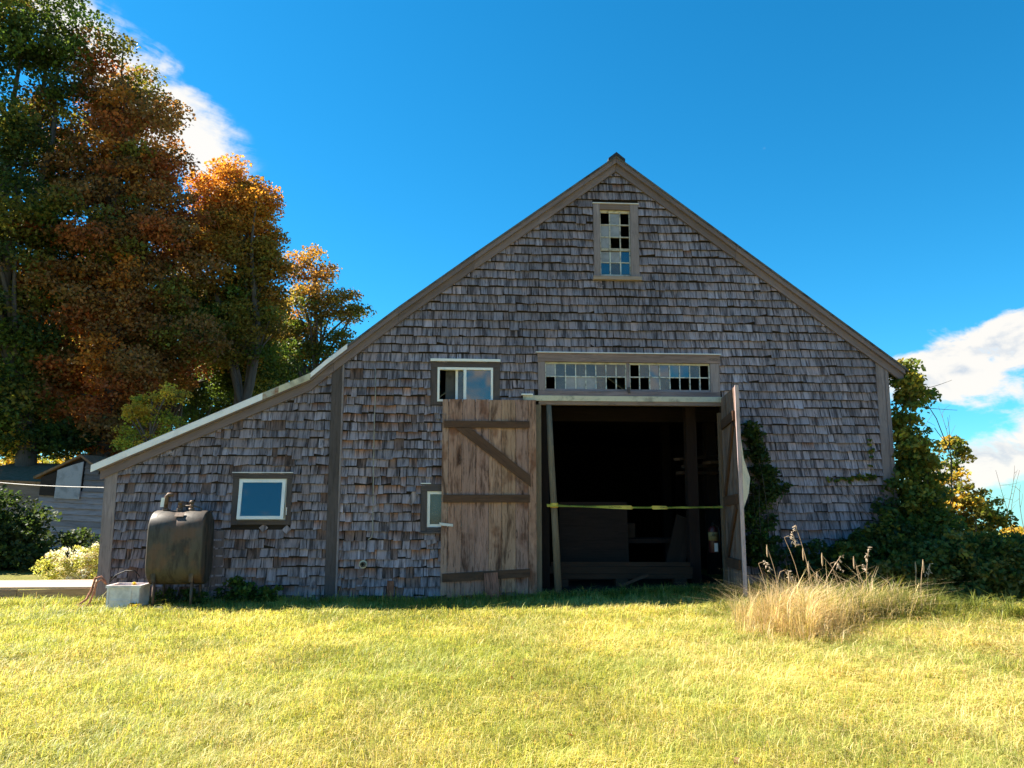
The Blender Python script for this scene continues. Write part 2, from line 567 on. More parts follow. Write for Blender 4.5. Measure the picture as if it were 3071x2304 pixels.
def sheathing():
    b = B()
    xs = sorted(set([XL, XR] + [p[0] for p in OUTLINE if XL < p[0] < XR] + [q for o_ in OPEN for q in o_[:2]]))
    for x0, x1 in zip(xs[:-1], xs[1:]):
        xm = (x0 + x1) / 2
        cuts = sorted([(o_[2], o_[3]) for o_ in OPEN if o_[0] - 1e-6 <= xm <= o_[1] + 1e-6])
        z = -0.25
        for c0, c1 in cuts:
            if c0 > z + 0.01:
                b.prism([(x0, z), (x1, z), (x1, c0), (x0, c0)], 0.0, 0.05, gdir=(1, 0), seed=3)
            z = c1
        b.prism([(x0, z), (x1, z), (x1, roof_z(x1) - 0.05), (x0, roof_z(x0) - 0.05)], 0.0, 0.05, gdir=(1, 0), seed=3)
    return b.build('front_wall', M['sheath'], barn)


front_wall = sheathing()

# areas that carry trim instead of shingles (x0, x1, z0, z1)
TRIM = []
lc_l = XL
LC = (XL, -5.33)
CP = (W(997, 1123)[0], W(1028, 1123)[0])
RC = (W(2625, 1150)[0], XR)
TRIM += [(LC[0], LC[1], -1, 9), (CP[0], CP[1], -1, 9), (RC[0], RC[1], -1, 9)]
CAS_SLIDE = rect(1292.5, 1079, 1498, 1216)
CAS_LEAN = rect(698, 1415, 876, 1574)
CAS_LOW = rect(1262, 1452, 1405, 1594)
CAS_GABLE = rect(1779, 612, 1914, 843)
CAS_TRANS = rect(1613, 1060, 2155, 1190)
TRIM += [CAS_SLIDE, CAS_LEAN, CAS_LOW, CAS_GABLE, CAS_TRANS, (1.25, 4.42, -1, 3.36)]
EXPO = 0.1445


def clip(poly, a, b_, c):
    """keep the part of a polygon where a*x + b*z <= c"""
    out_, n = [], len(poly)
    for i in range(n):
        p, q = poly[i], poly[(i + 1) % n]
        dp, dq = a * p[0] + b_ * p[1] - c, a * q[0] + b_ * q[1] - c
        if dp <= 0:
            out_.append(p)
        if dp * dq < 0:
            t = dp / (dp - dq)
            out_.append((p[0] + (q[0] - p[0]) * t, p[1] + (q[1] - p[1]) * t))
    return out_


def shingle_into(b, poly, z0, zt, col_lo, col_hi, lift=0.0, tilt=0.0):
    n = len(poly)
    s = random.uniform(0, 80)
    xm = sum(p[0] for p in poly) / n
    area = sum(poly[i][0] * poly[(i + 1) % n][1] - poly[(i + 1) % n][0] * poly[i][1] for i in range(n))
    if area < 0:
        poly = poly[::-1]
    thk = random.uniform(0.014, 0.021)
    vs, gs, cs = [], [], []
    for layer in (0, 1):
        for x, z in poly:
            h = min(max((z - z0) / (zt - z0), 0), 1)
            y = -(0.034 + thk) * (1 - h) - 0.005 * h - lift * (1 - h) + tilt * (x - xm)
            if layer:
                y += thk * (1 - h) + 0.003 * h
            vs.append((x, y, z))
            gs.append((z + s, x + s * 1.7, layer * 0.02 + s * .31))
            cs.append(tuple(col_lo[q] * (1 - h) + col_hi[q] * h for q in range(3)))
    fs = [tuple(range(n)), tuple(range(2 * n - 1, n - 1, -1))]
    fs += [((i + 1) % n, i, i + n, (i + 1) % n + n) for i in range(n)]
    b.add(vs, fs, gs, cs)


def make_shingles():
    made = []
    nz = int(7.6 / EXPO)
    rn = random.Random(21)
    for zone in ('lean', 'main'):
        zx0, zx1 = (LC[1], CP[0]) if zone == 'lean' else (CP[1], RC[0])
        base = -0.03 if zone == 'lean' else -0.055
        for c in range(nz):
            zc0 = base + c * EXPO
            # intervals free of trim for this course
            iv = [(zx0, zx1)]
            for t0, t1, u0, u1 in TRIM:
                if zc0 + EXPO * 0.5 > u0 and zc0 + EXPO * 0.5 < u1:
                    nv = []
                    for a, e in iv:
                        if t1 <= a or t0 >= e:
                            nv.append((a, e))
                        else:
                            if t0 > a:
                                nv.append((a, t0))
                            if t1 < e:
                                nv.append((t1, e))
                    iv = nv
            for a, e in iv:
                x = a
                wide = 1.0 + 0.25 * (a > 3)
                while x < e - 0.004:
                    wd = rn.choice((rn.uniform(0.075, 0.13), rn.uniform(0.11, 0.18), rn.uniform(0.14, 0.235))) * wide
                    if e - x - wd < 0.06:
                        wd = e - x
                    x0, x1 = x, min(x + wd, e)
                    x = x1
                    xm = (x0 + x1) / 2
                    rz = roof_z(xm) - 0.10
                    if zc0 > rz + abs(x1 - x0):
                        continue
                    rough = 1.0 if xm < -0.3 and zc0 < 3.7 else 0.35
                    midw = -1.9 < xm < -0.2 and zc0 < 3.3
                    g = rn.uniform(0.88, 1.10) * (0.76 + 0.42 * float(vnoise(xm, zc0 * 0.35, 31, 1.3))) * (0.90 + 0.18 * float(vnoise(xm, zc0, 32, 3.1)))
                    if rn.random() < 0.10:
                        g *= rn.uniform(1.15, 1.4)
                    warmth = rn.uniform(-1, 1)
                    lo = (g * (1 + 0.06 * warmth), g, g * (1.0 - 0.05 * warmth + 0.03))
                    brown = (0.80 * g, 0.50 * g, 0.33 * g)
                    amber = (1.25 * g, 0.74 * g, 0.40 * g)
                    p = rn.random()
                    hi = lo
                    if midw and p < 0.42:
                        hi = rn.choice((brown, amber))
                    elif rough == 1.0 and p < 0.14:
                        hi = brown
                    elif p < 0.012:
                        hi = brown
                    wav = 0.006 * math.sin(xm * 1.1 + c * 2.3) + 0.004 * math.sin(xm * 3.7 + c)
                    jz = rn.gauss(0, 0.0035 + 0.0045 * rough) + wav
                    gap = rn.uniform(0.0015, 0.0045) + (rn.random() < 0.12) * 0.006
                    zb, zt = zc0 + jz, zc0 + EXPO - 0.007
                    d0, d1 = rn.gauss(0, 0.003) * (1 + rough), rn.gauss(0, 0.003) * (1 + rough)
                    if rn.random() < 0.05 * rough:
                        d0 += rn.uniform(0.01, 0.035)
                    if rn.random() < 0.05 * rough:
                        d1 += rn.uniform(0.01, 0.035)
                    miss = rn.random() < (0.085 if midw else (0.05 if rough == 1 else 0.0))
                    lift, tilt = rn.uniform(0, 0.004), rn.gauss(0, 0.02)
                    if miss:                                # shingle gone: the older course below shows
                        zb, zt = zc0 - 0.02, zc0 + EXPO + 0.02
                        cb = rn.choice(((0.62 * g, 0.47 * g, 0.38 * g), (0.85 * g, 0.58 * g, 0.40 * g)))
                        lo, hi, lift, tilt = (0.55 * g, 0.50 * g, 0.48 * g), cb, -0.020, 0.0
                        d0 = d1 = 0
                    elif rn.random() < 0.02 * rough:        # slipped down
                        zb -= rn.uniform(0.02, 0.06)
                        lift += 0.006
                    sl = rn.gauss(0, 0.0025)
                    poly = [(x0 + gap + sl, zb + d0), (x1 - gap + sl, zb + d1), (x1 - gap - sl, zt), (x0 + gap - sl, zt)]
                    seg = None
                    for (rx0, rz0), (rx1, rz1) in zip(OUTLINE[:-1], OUTLINE[1:]):
                        if rx0 <= xm <= rx1:
                            seg = (rx0, rz0, rx1, rz1)
                    if seg:
                        kk = (seg[3] - seg[1]) / (seg[2] - seg[0])
                        poly = clip(poly, -kk, 1.0, seg[1] - kk * seg[0] - 0.10)
                        if xm > 2.2 and xm < 3.1:
                            kr = (R_EAVE[1] - RIDGE[1]) / (R_EAVE[0] - RIDGE[0])
                            kl = (ROOF[-1][1] - ROOF[-2][1]) / (ROOF[-1][0] - ROOF[-2][0])
                            poly = clip(poly, -kr, 1.0, RIDGE[1] - kr * RIDGE[0] - 0.10)
                            if poly:
                                poly = clip(poly, -kl, 1.0, RIDGE[1] - kl * RIDGE[0] - 0.10)
                    if len(poly) < 3:
                        continue
                    hid = (xm > -0.28 and xm < 1.3 and zc0 < 3.1) or (xm > 4.75 and zc0 < 0.9) or (xm < -3.7 and xm > -4.6 and zc0 < 1.4)
                    seen = abs((poly[1][0] - poly[0][0]) * min(EXPO, zt - zb)) / (abs(xm) * 0.04 + 1.0) * (0.05 if hid else 1.0)
                    made.append((seen, poly, zb, zt, lo, hi, lift, tilt))
    # loose, crooked pieces
    for (px, py, ang, wd, hh) in ((1238, 1492, -28, 0.10, 0.24), (1294, 1622, 14, 0.16, 0.10), (390, 1410, 30, 0.10, 0.10), (528, 1358, -35, 0.09, 0.12),
                                  (508, 1352, 28, 0.08, 0.12), (765, 1245, 20, 0.07, 0.13), (792, 1583, 45, 0.10, 0.10), (861, 1588, 48, 0.10, 0.10),
                                  (1796, 856, 32, 0.10, 0.11), (1428, 829, 28, 0.08, 0.09), (2468, 988, 40, 0.07, 0.10), (1312, 1246, 8, 0.09, 0.13)):
        cx, cz = W(px, py)
        c_, s_ = math.cos(rad(ang)), math.sin(rad(ang))
        poly = [(cx + a * c_ - q * s_, cz + a * s_ + q * c_) for a, q in ((-wd / 2, -hh / 2), (wd / 2, -hh / 2), (wd / 2, hh / 2), (-wd / 2, hh / 2))]
        g = random.uniform(1.0, 1.35)
        made.append((0.5, poly, cz - hh, cz + hh, (g, g, g), (g, g * .95, g * .9), 0.026, 0.0))
    made.sort(key=lambda q: -q[0])
    for q in made[:300]:
        b = B()
        shingle_into(b, *q[1:])
        b.build('shingle', M['shingle'], front_wall)
    b = B()
    for q in made[300:]:
        shingle_into(b, *q[1:])
    tag(b.build('shingles', M['shingle'], front_wall), kind='stuff')


make_shingles()

# corner boards and the seam post
def corner(name, x0, x1, z1, mat, y0=-0.045, split=None):
    b = B()
    b.prism([(x0, -0.12), (x1, -0.12), (x1, roof_z(x1) - 0.14), (x0, roof_z(x0) - 0.14)], y0, 0.0, gdir=(0, 1))
    o_ = b.build(name, mat, barn)
    return o_


corner('corner_board', XL - 0.02, LC[1], 2, M['greyboard'])
corner('corner_board', CP[0], CP[1], 3.5, M['darkboard'], -0.05)
corner('corner_board', CP[1] + 0.002, CP[1] + 0.030, 3.5, M['greyboard'], -0.06)
corner('corner_board', RC[0], XR - 0.05, 3.6, M['greyboard'])
corner('corner_board', XR - 0.046, XR + 0.02, 3.6, M['greyboard'], -0.055)

# side and back walls, floor, loft
b = B()
b.box(XL - 0.02, XL + 0.05, 0.0, DEEP, -0.3, roof_z(XL) - 0.10, along=1)
b.build('side_wall', M['greyboard'], barn)
b = B()
b.box(XR - 0.05, XR + 0.02, 0.0, DEEP, -0.8, roof_z(XR) - 0.10, along=1)
b.build('side_wall', M['greyboard'], barn)
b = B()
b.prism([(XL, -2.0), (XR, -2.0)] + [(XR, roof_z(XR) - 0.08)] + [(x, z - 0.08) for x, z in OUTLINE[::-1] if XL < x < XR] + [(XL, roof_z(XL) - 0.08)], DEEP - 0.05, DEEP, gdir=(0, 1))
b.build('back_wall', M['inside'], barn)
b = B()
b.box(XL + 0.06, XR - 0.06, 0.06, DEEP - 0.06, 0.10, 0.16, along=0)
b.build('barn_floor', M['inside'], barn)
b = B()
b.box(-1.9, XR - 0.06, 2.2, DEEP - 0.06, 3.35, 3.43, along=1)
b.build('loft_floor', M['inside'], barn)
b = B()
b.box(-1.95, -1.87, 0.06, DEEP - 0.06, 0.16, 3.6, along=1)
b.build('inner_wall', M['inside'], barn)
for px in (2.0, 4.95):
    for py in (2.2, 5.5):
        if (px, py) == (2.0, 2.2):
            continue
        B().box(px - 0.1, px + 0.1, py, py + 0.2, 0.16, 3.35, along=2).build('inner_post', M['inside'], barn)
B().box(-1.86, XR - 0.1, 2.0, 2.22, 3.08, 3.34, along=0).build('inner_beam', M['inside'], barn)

# roof slabs (run back from the gable), rake boards, metal edge, ridge cap
def slab(name, pts, t, y0, y1, mat):
    b = B()
    for (x0, z0), (x1, z1) in zip(pts[:-1], pts[1:]):
        b.prism([(x0, z0 - t), (x1, z1 - t), (x1, z1), (x0, z0)], y0, y1, gdir=(x1 - x0, z1 - z0))
    return b.build(name, mat, barn)


M['roofing'] = plain('old_asphalt_roofing', (0.115, 0.11, 0.115), 0.85, 0.2, 0.4, 5.0)
M['drip'] = plain('galvanised_drip_edge', (0.84, 0.77, 0.80), 0.42, 0.4, 0.12, 3.0)
M['rusty'] = plain('rusty_drip_edge', (0.42, 0.38, 0.33), 0.6, 0.3, 0.3, 9.0, alt=(0.26, 0.10, 0.045))
roof = slab('roof', [(ROOF[0][0] - 0.05, ROOF[0][1] - 0.02)] + ROOF[1:], 0.035, -0.155, DEEP + 0.3, M['roofing'])
slab('roof', [RIDGE, R_EAVE, R_END], 0.035, -0.155, DEEP + 0.3, M['roofing'])
b = B()
rx, rz_ = RIDGE
kl = (ROOF[-1][1] - ROOF[-2][1]) / (ROOF[-1][0] - ROOF[-2][0])
b.prism([(rx - 0.14, rz_ - 0.14 * kl), (rx, rz_), (rx, rz_ + 0.055), (rx - 0.14, rz_ - 0.14 * kl + 0.045)], -0.175, DEEP + 0.3)
b.prism([(rx, rz_), (rx + 0.15, rz_ + 0.15 * k), (rx + 0.15, rz_ + 0.15 * k + 0.045), (rx, rz_ + 0.055)], -0.175, DEEP + 0.3)
b.build('ridge_cap', plain('dark_ridge_cap', (0.03, 0.03, 0.035), 0.6, 0.3), roof)


def rakes(pts, cuts):
    """paired rake boards butted at the given cut x positions: a wide lower board and a narrow one proud of it"""
    def zat(x):
        for (x0, z0), (x1, z1) in zip(pts[:-1], pts[1:]):
            if x <= x1 + 1e-6:
                return z0 + (z1 - z0) * (x - x0) / (x1 - x0)
    for x0, x1 in zip(cuts[:-1], cuts[1:]):
        xs = [x0 + 0.002] + [p[0] for p in pts if x0 < p[0] < x1] + [x1 - 0.002]
        g = (xs[-1] - xs[0], zat(xs[-1]) - zat(xs[0]))
        j = random.uniform(-0.004, 0.004)
        tn = random.uniform(0.85, 1.15)
        for nm, d0, d1, y0, y1, mt in (('rake_board', 0.115, 0.255, -0.075, -0.03, M['rake']), ('rake_board', 0.036, 0.119, -0.135, -0.03, M['rake'])):
            b = B()
            lo_ = [(x, zat(x) - d1 + j) for x in xs]
            hi_ = [(x, zat(x) - d0 + j) for x in xs]
            b.prism(lo_ + hi_[::-1], y0, y1, (tn, tn, tn), gdir=g)
            b.build(nm, mt, barn)


rakes(ROOF, [ROOF[0][0] + 0.05, ROOF[2][0] + 0.35, ROOF[4][0] - 0.02, ROOF[5][0], RIDGE[0]])
rakes([RIDGE, R_EAVE, R_END], [RIDGE[0], 4.75, R_END[0] - 0.05])
# bent metal edge along the lean-to eave side
def drip(xa, xb, mat, top=0.012, bot=0.095, y0=-0.150, y1=-0.139):
    b = B()
    xs = [xa] + [p[0] for p in ROOF if xa < p[0] < xb] + [xb]
    b.prism([(x, roof_z(x) - bot) for x in xs] + [(x, roof_z(x) + top) for x in xs[::-1]], y0 - 0.012, y1 - 0.012)
    b.prism([(x, roof_z(x) + top - 0.002) for x in xs] + [(x, roof_z(x) + top + 0.004) for x in xs[::-1]], y0 - 0.012, 0.25)
    return b.build('drip_edge', mat, barn)


xr0, xr1 = W(795, 1190)[0], W(842, 1170)[0]
drip(ROOF[0][0] - 0.06, xr0 - 0.002, M['drip'])
tag(drip(xr0, xr1, M['rusty']), 'rusted stretch of the metal roof edge')
drip(xr1 + 0.002, ROOF[2][0], M['cream'])
drip(ROOF[2][0] + 0.004, ROOF[3][0] + 0.32, M['drip'], 0.012, 0.07)

# ------------------------------------------------------------------ windows
def part(name, mat, parent, *boxes, **kw):
    b = B()
    for q in boxes:
        b.box(*q[:6], along=(0 if abs(q[1] - q[0]) > abs(q[5] - q[4]) else 2), col=kw.get('col', (1, 1, 1)), jit=kw.get('jit', 0))
    return b.build(name, mat, parent)


def casing(win, c, op, mat, y0=-0.045, head=None, sill=True, name='casing'):
    x0, x1, z0, z1 = c
    a0, a1, b0, b1 = op
    part('casing', mat, win, (x0, a0, y0, 0.0, z0, b1 - 0.002))
    part('casing', mat, win, (a1, x1, y0, 0.0, z0, b1 - 0.002))
    part('casing', mat, win, (x0 - 0.005, x1 + 0.005, y0 - 0.006, 0.0, b1, z1))
    if sill:
        part('sill', mat, win, (a0 + 0.002, a1 - 0.002, y0 - 0.004, 0.04, z0, b0))


# gable window: upper sash of three rows, lower of two; some panes gone
gw = empty('gable_window', ((OP_GABLE[0] + OP_GABLE[1]) / 2, 0, OP_GABLE[2]))
adopt(gw, barn)
tag(gw, 'tall narrow window near the peak with several panes missing')
x0, x1, z0, z1 = CAS_GABLE
a0, a1, b0, b1 = OP_GABLE
sz = rect(1784, 832, 1917, 843)
part('casing', M['greyboard'], gw, (x0, a0, -0.05, 0, sz[3], z1 - 0.02))
part('casing', M['greyboard'], gw, (a1, x1, -0.05, 0, sz[3], z1 - 0.02))
part('casing', M['greyboard'], gw, (a0 + 0.002, a1 - 0.002, -0.044, 0, b1, z1 - 0.02), col=(0.8, 0.72, 0.62))
part('sill', M['greyboard'], gw, (x0 - 0.02, x1 + 0.03, -0.09, 0.03, sz[2], sz[3] - 0.002), col=(1.35, 1.25, 1.0))
part('flashing', M['flash'], gw, (x0 - 0.01, x1 + 0.01, -0.065, 0.0, z1 - 0.018, z1 - 0.004))
cols_ = [W(p, 730)[0] for p in (1801, 1829.5, 1860.5, 1889)]
rows_ = [sum(W(p, q)[1] for p in (1800, 1890)) / 2 for q in (640, 675, 711.5, 745.5, 753, 787.3, 823)]
part('rail', M['muntin'], gw, (a0, a1, 0.0, 0.03, rows_[0], b1 - 0.001), col=(1.0, 0.86, 0.68))
part('rail', M['muntin'], gw, (a0, a1, -0.005, 0.03, rows_[4], rows_[3]), col=(0.7, 0.62, 0.55))
part('rail', M['muntin'], gw, (a0, a1, 0.012, 0.042, b0, rows_[6]), col=(0.8, 0.78, 0.76))
for xx in cols_:
    part('muntin', M['muntin'], gw, (xx - 0.009, xx + 0.009, 0.0, 0.03, rows_[3] + .001, rows_[0] - .001), col=(0.85, 0.78, 0.72))
    part('muntin', M['muntin'], gw, (xx - 0.009, xx + 0.009, 0.012, 0.042, rows_[6] + .001, rows_[4] - .001))
for q, yy in ((1, 0), (2, 0), (5, 0.012)):
    part('muntin', M['muntin'], gw, (a0 + 0.02, a1 - 0.02, yy - 0.002, yy + 0.028, rows_[q] - 0.009, rows_[q] + 0.009), col=(0.85, 0.78, 0.72))
STATE = ['.d.', 'dd.', 'd..', 'dde', 'ese']
rr = [(rows_[1], rows_[0]), (rows_[2], rows_[1]), (rows_[3], rows_[2]), (rows_[5], rows_[4]), (rows_[6], rows_[5])]
for r_, (lo, hi) in enumerate(rr):
    for c_ in range(3):
        s_ = STATE[r_][c_]
        if s_ == '.':
            continue
        yy = 0.016 if r_ < 3 else 0.028
        xa, xb = cols_[c_] + 0.009, cols_[c_ + 1] - 0.009
        b = B()
        t_ = random.uniform(-0.004, 0.004)
        b.obox(((xa + xb) / 2, yy, (lo + hi) / 2), Vector((1, t_, 0)).normalized(), Vector((-t_, 1, 0)).normalized(), (0, 0, 1), xb - xa, 0.003, hi - lo - 0.018)
        b.build('pane', {'d': M['glass_dust'], 'e': M['glass_dark'], 's': M['glass_mid']}[s_], gw)

# transom of two long sashes, eight by two panes each
tw = empty('transom_window', ((OP_TRANS[0] + OP_TRANS[1]) / 2, 0, OP_TRANS[2]))
adopt(tw, barn)
tag(tw, 'long transom window of small square panes above the doorway')
x0, x1, z0, z1 = CAS_TRANS
a0, a1, b0, b1 = OP_TRANS
part('casing', M['greyboard'], tw, (x0, a0, -0.05, 0, z0 + 0.085, b1 - 0.002))
part('casing', M['greyboard'], tw, (a1, x1, -0.05, 0, z0 + 0.085, b1 - 0.002), col=(1.15, 1.15, 1.15))
part('casing', M['greyboard'], tw, (x0 - 0.01, x1 + 0.01, -0.06, 0, b1, z1 - 0.022), col=(0.95, 0.82, 0.72))
part('flashing', M['flash'], tw, (x0 - 0.04, x1 + 0.03, -0.085, 0.0, z1 - 0.020, z1 - 0.004))
part('sill', M['greyboard'], tw, (x0, x1, -0.056, 0.05, z0, z0 + 0.083), col=(0.85, 0.82, 0.85))
xm0, xm1 = W(1878, 1130)[0], W(1887, 1130)[0]
part('mullion', M['greyboard'], tw, (xm0, xm1, -0.03, 0.03, b0, b1))
part('hasp', M['darkboard'], tw, (xm0 + 0.01, xm1 - 0.005, -0.085, -0.03, z0 + 0.05, z0 + 0.15))
GONE = {0: {(1, 0), (1, 6), (1, 7)}, 1: {(0, 0), (0, 7), (1, 0), (1, 1), (1, 4), (1, 5), (1, 6), (1, 7)}}
KIND = {0: ['dmmmmmmm', '.mdddm..'], 1: ['.meeeem.', '..em....']}
for s_, (sa, sb) in enumerate(((a0 + 0.004, xm0 - 0.002), (xm1 + 0.002, a1 - 0.004))):
    part('rail', M['cream'], tw, (sa, sb, -0.012, 0.025, b1 - 0.032, b1 - 0.004))
    part('rail', M['greyboard'], tw, (sa, sb, -0.012, 0.025, b0 + 0.002, b0 + 0.048), col=(1.1, 1.1, 1.15))
    pw = (sb - sa) / 8
    zm = (b0 + 0.048 + b1 - 0.032) / 2
    for c_ in range(9):
        xx = min(max(sa + pw * c_, sa + 0.008), sb - 0.008)
        part('muntin', M['muntin'], tw, (xx - 0.0085, xx + 0.0085, -0.010, 0.02, b0 + 0.049, b1 - 0.033), jit=0.002)
    part('muntin', M['muntin'], tw, (sa + 0.018, sb - 0.018, -0.012, 0.018, zm - 0.008, zm + 0.008))
    for r_ in range(2):
        for c_ in range(8):
            if (r_, c_) in GONE[s_]:
                continue
            xa, xb = sa + pw * c_ + 0.009, sa + pw * (c_ + 1) - 0.009
            lo, hi = (zm + 0.008, b1 - 0.033) if r_ == 0 else (b0 + 0.049, zm - 0.008)
            t_, u_ = random.uniform(-0.012, 0.012), random.uniform(-0.012, 0.012)
            b = B()
            b.obox(((xa + xb) / 2, 0.006, (lo + hi) / 2), Vector((1, t_, 0)).normalized(), Vector((-t_, 1, u_)).normalized(), Vector((0, -u_, 1)).normalized(), xb - xa, 0.003, hi - lo)
            b.build('pane', {'d': M['glass_dust'], 'e': M['glass_dark'], 'm': M['glass_mid']}[KIND[s_][r_][c_]], tw)

# sliding window above the left door leaf
sw = empty('sliding_window', ((OP_SLIDE[0] + OP_SLIDE[1]) / 2, 0, OP_SLIDE[2]))
adopt(sw, barn)
tag(sw, 'white vinyl sliding window in dark casing above the left door leaf')
casing(sw, (CAS_SLIDE[0], CAS_SLIDE[1], CAS_SLIDE[2], CAS_SLIDE[3] - 0.045), OP_SLIDE, M['darkboard'])
part('flashing', M['white'], sw, (CAS_SLIDE[0] - 0.01, CAS_SLIDE[1] + 0.01, -0.085, 0.0, CAS_SLIDE[3] - 0.042, CAS_SLIDE[3]))
a0, a1, b0, b1 = OP_SLIDE
xm0, xm1 = W(1390, 1150)[0], W(1398.5, 1150)[0]
for q in ((a0, a0 + 0.035, b0, b1), (a1 - 0.035, a1, b0, b1), (a0 + 0.036, a1 - 0.036, b0, b0 + 0.035), (a0 + 0.036, a1 - 0.036, b1 - 0.038, b1)):
    part('frame', M['white'], sw, (q[0], q[1], -0.055, 0.03, q[2], q[3]))
part('frame', M['white'], sw, (xm0, xm1, -0.06, 0.02, b0 + 0.036, b1 - 0.039))
xs0 = W(1366, 1150)[0]
part('sash_stile', M['white'], sw, (xs0, xs0 + 0.04, 0.035, 0.06, b0 + 0.036, b1 - 0.039))
xs1 = W(1444, 1150)[0]
part('sash_stile', M['white'], sw, (xs1, xs1 + 0.04, 0.035, 0.06, b0 + 0.036, b1 - 0.039))
part('pane', M['glass_dark'], sw, (xm1, a1 - 0.036, -0.02, -0.016, b0 + 0.036, b1 - 0.039))
part('pane', M['glass_mid'], sw, (xs0 + 0.041, xm0 - 0.002, 0.044, 0.048, b0 + 0.037, b1 - 0.04))
M['curtain'] = plain('grey_curtain', (0.10, 0.09, 0.085), 0.9, 0.1)
xs2 = W(1336, 1150)[0]
part('curtain', M['curtain'], sw, (xs2, xs0 - 0.002, 0.10, 0.11, b0 - 0.02, b1 + 0.02))

# awning window of the lean-to, sash pushed out at the foot
aw = empty('awning_window', ((OP_LEAN[0] + OP_LEAN[1]) / 2, 0, OP_LEAN[2]))
adopt(aw, barn)
tag(aw, 'square white awning window in dark casing on the lean-to')
casing(aw, (CAS_LEAN[0], CAS_LEAN[1], CAS_LEAN[2], CAS_LEAN[3] - 0.025), OP_LEAN, M['darkboard'])
part('flashing', M['flash'], aw, (CAS_LEAN[0] - 0.01, CAS_LEAN[1] + 0.01, -0.075, 0.0, CAS_LEAN[3] - 0.022, CAS_LEAN[3] - 0.008))
a0, a1, b0, b1 = OP_LEAN
for q in ((a0, a0 + 0.02, b0, b1), (a1 - 0.02, a1, b0, b1), (a0 + 0.021, a1 - 0.021, b0, b0 + 0.03), (a0 + 0.021, a1 - 0.021, b1 - 0.02, b1)):
    part('frame', M['white'], aw, (q[0], q[1], -0.03, 0.05, q[2], q[3]), col=(0.8, 0.8, 0.8))
wx, hz = a1 - a0 - 0.03, b1 - b0 - 0.02
top = Vector(((a0 + a1) / 2 - 0.004, -0.02, b1 - 0.012))
ang = math.asin(0.085 / hz)
dn, nr = Vector((0, -math.sin(ang), -math.cos(ang))), Vector((0, -math.cos(ang), math.sin(ang)))
sash = empty('sash', top)
adopt(sash, aw)
for u0, u1, v0, v1 in ((-wx / 2, -wx / 2 + 0.05, 0, hz), (wx / 2 - 0.05, wx / 2, 0, hz), (-wx / 2 + 0.05, wx / 2 - 0.05, 0, 0.05), (-wx / 2 + 0.05, wx / 2 - 0.05, hz - 0.05, hz)):
    B().obox(top + Vector((1, 0, 0)) * ((u0 + u1) / 2) + dn * ((v0 + v1) / 2), (1, 0, 0), nr, dn, u1 - u0, 0.035, v1 - v0).build('sash_rail', M['white'], aw)
B().obox(top + dn * (hz / 2), (1, 0, 0), nr, dn, wx - 0.1, 0.006, hz - 0.1).build('pane', M['glass_dark'], aw)
bpy.data.objects.remove(sash)
part('latch', M['darkboard'], aw, ((a0 + a1) / 2 - 0.05, (a0 + a1) / 2 + 0.05, -0.05, -0.03, b0 + 0.012, b0 + 0.026))
part('latch', M['flash'], aw, (a1 + 0.008, a1 + 0.020, -0.065, -0.045, b0 + 0.08, b0 + 0.20))

# small window half hidden by the left leaf
ow = empty('small_window', ((OP_LOW[0] + OP_LOW[1]) / 2, 0, OP_LOW[2]))
adopt(ow, barn)
tag(ow, 'small white framed window half hidden behind the left door leaf')
casing(ow, CAS_LOW, OP_LOW, M['darkboard'])
part('sill', M['darkboard'], ow, (CAS_LOW[0] - 0.02, CAS_LOW[1], -0.075, 0.0, CAS_LOW[2] - 0.03, CAS_LOW[2] - 0.002))
a0, a1, b0, b1 = OP_LOW
for q in ((a0, a0 + 0.045, b0, b1), (a1 - 0.045, a1, b0, b1), (a0 + 0.046, a1 - 0.046, b0, b0 + 0.045), (a0 + 0.046, a1 - 0.046, b1 - 0.045, b1)):
    part('frame', M['white'], ow, (q[0], q[1], -0.03, 0.03, q[2], q[3]))
part('pane', M['glass_mid'], ow, (a0 + 0.046, a1 - 0.046, 0.0, 0.004, b0 + 0.046, b1 - 0.046))
part('flashing', M['white'], ow, (CAS_LOW[0] - 0.005, CAS_LOW[0] + 0.16, -0.07, 0.0, CAS_LOW[3] + 0.002, CAS_LOW[3] + 0.016))

# ------------------------------------------------------------------ doorway
dx0, dx1, _, dz1 = OP_DOOR
h0 = rect(1620, 1190, 2160, 1206)
part('header_board', M['cream'], barn, (1.06, 4.47, -0.075, -0.001, h0[2], h0[3] - 0.003))
part('header_board', M['greyboard'], barn, (1.32, 4.42, -0.06, 0.05, h0[2] - 0.062, h0[2] - 0.002), col=(1.1, 0.95, 0.75))
part('header_flashing', M['white'], barn, (1.03, 1.22, -0.10, -0.001, h0[3] + 0.0, h0[3] + 0.022))
part('door_jamb', M['post'], barn, (dx0 - 0.10, dx0 - 0.002, -0.055, 0.05, -0.05, h0[2] - 0.064))
part('door_jamb', M['white'], barn, (dx0 - 0.118, dx0 - 0.102, -0.06, 0.0, 1.9, h0[2] - 0.004), col=(0.7, 0.68, 0.62))
part('door_jamb', M['inside'], barn, (dx0, dx0 + 0.16, 0.25, 0.42, 0.0, 3.2))
part('door_jamb', M['post'], barn, (dx1 - 0.05, dx1 + 0.02, -0.05, 0.05, -0.05, 3.03), col=(0.9, 0.75, 0.68))

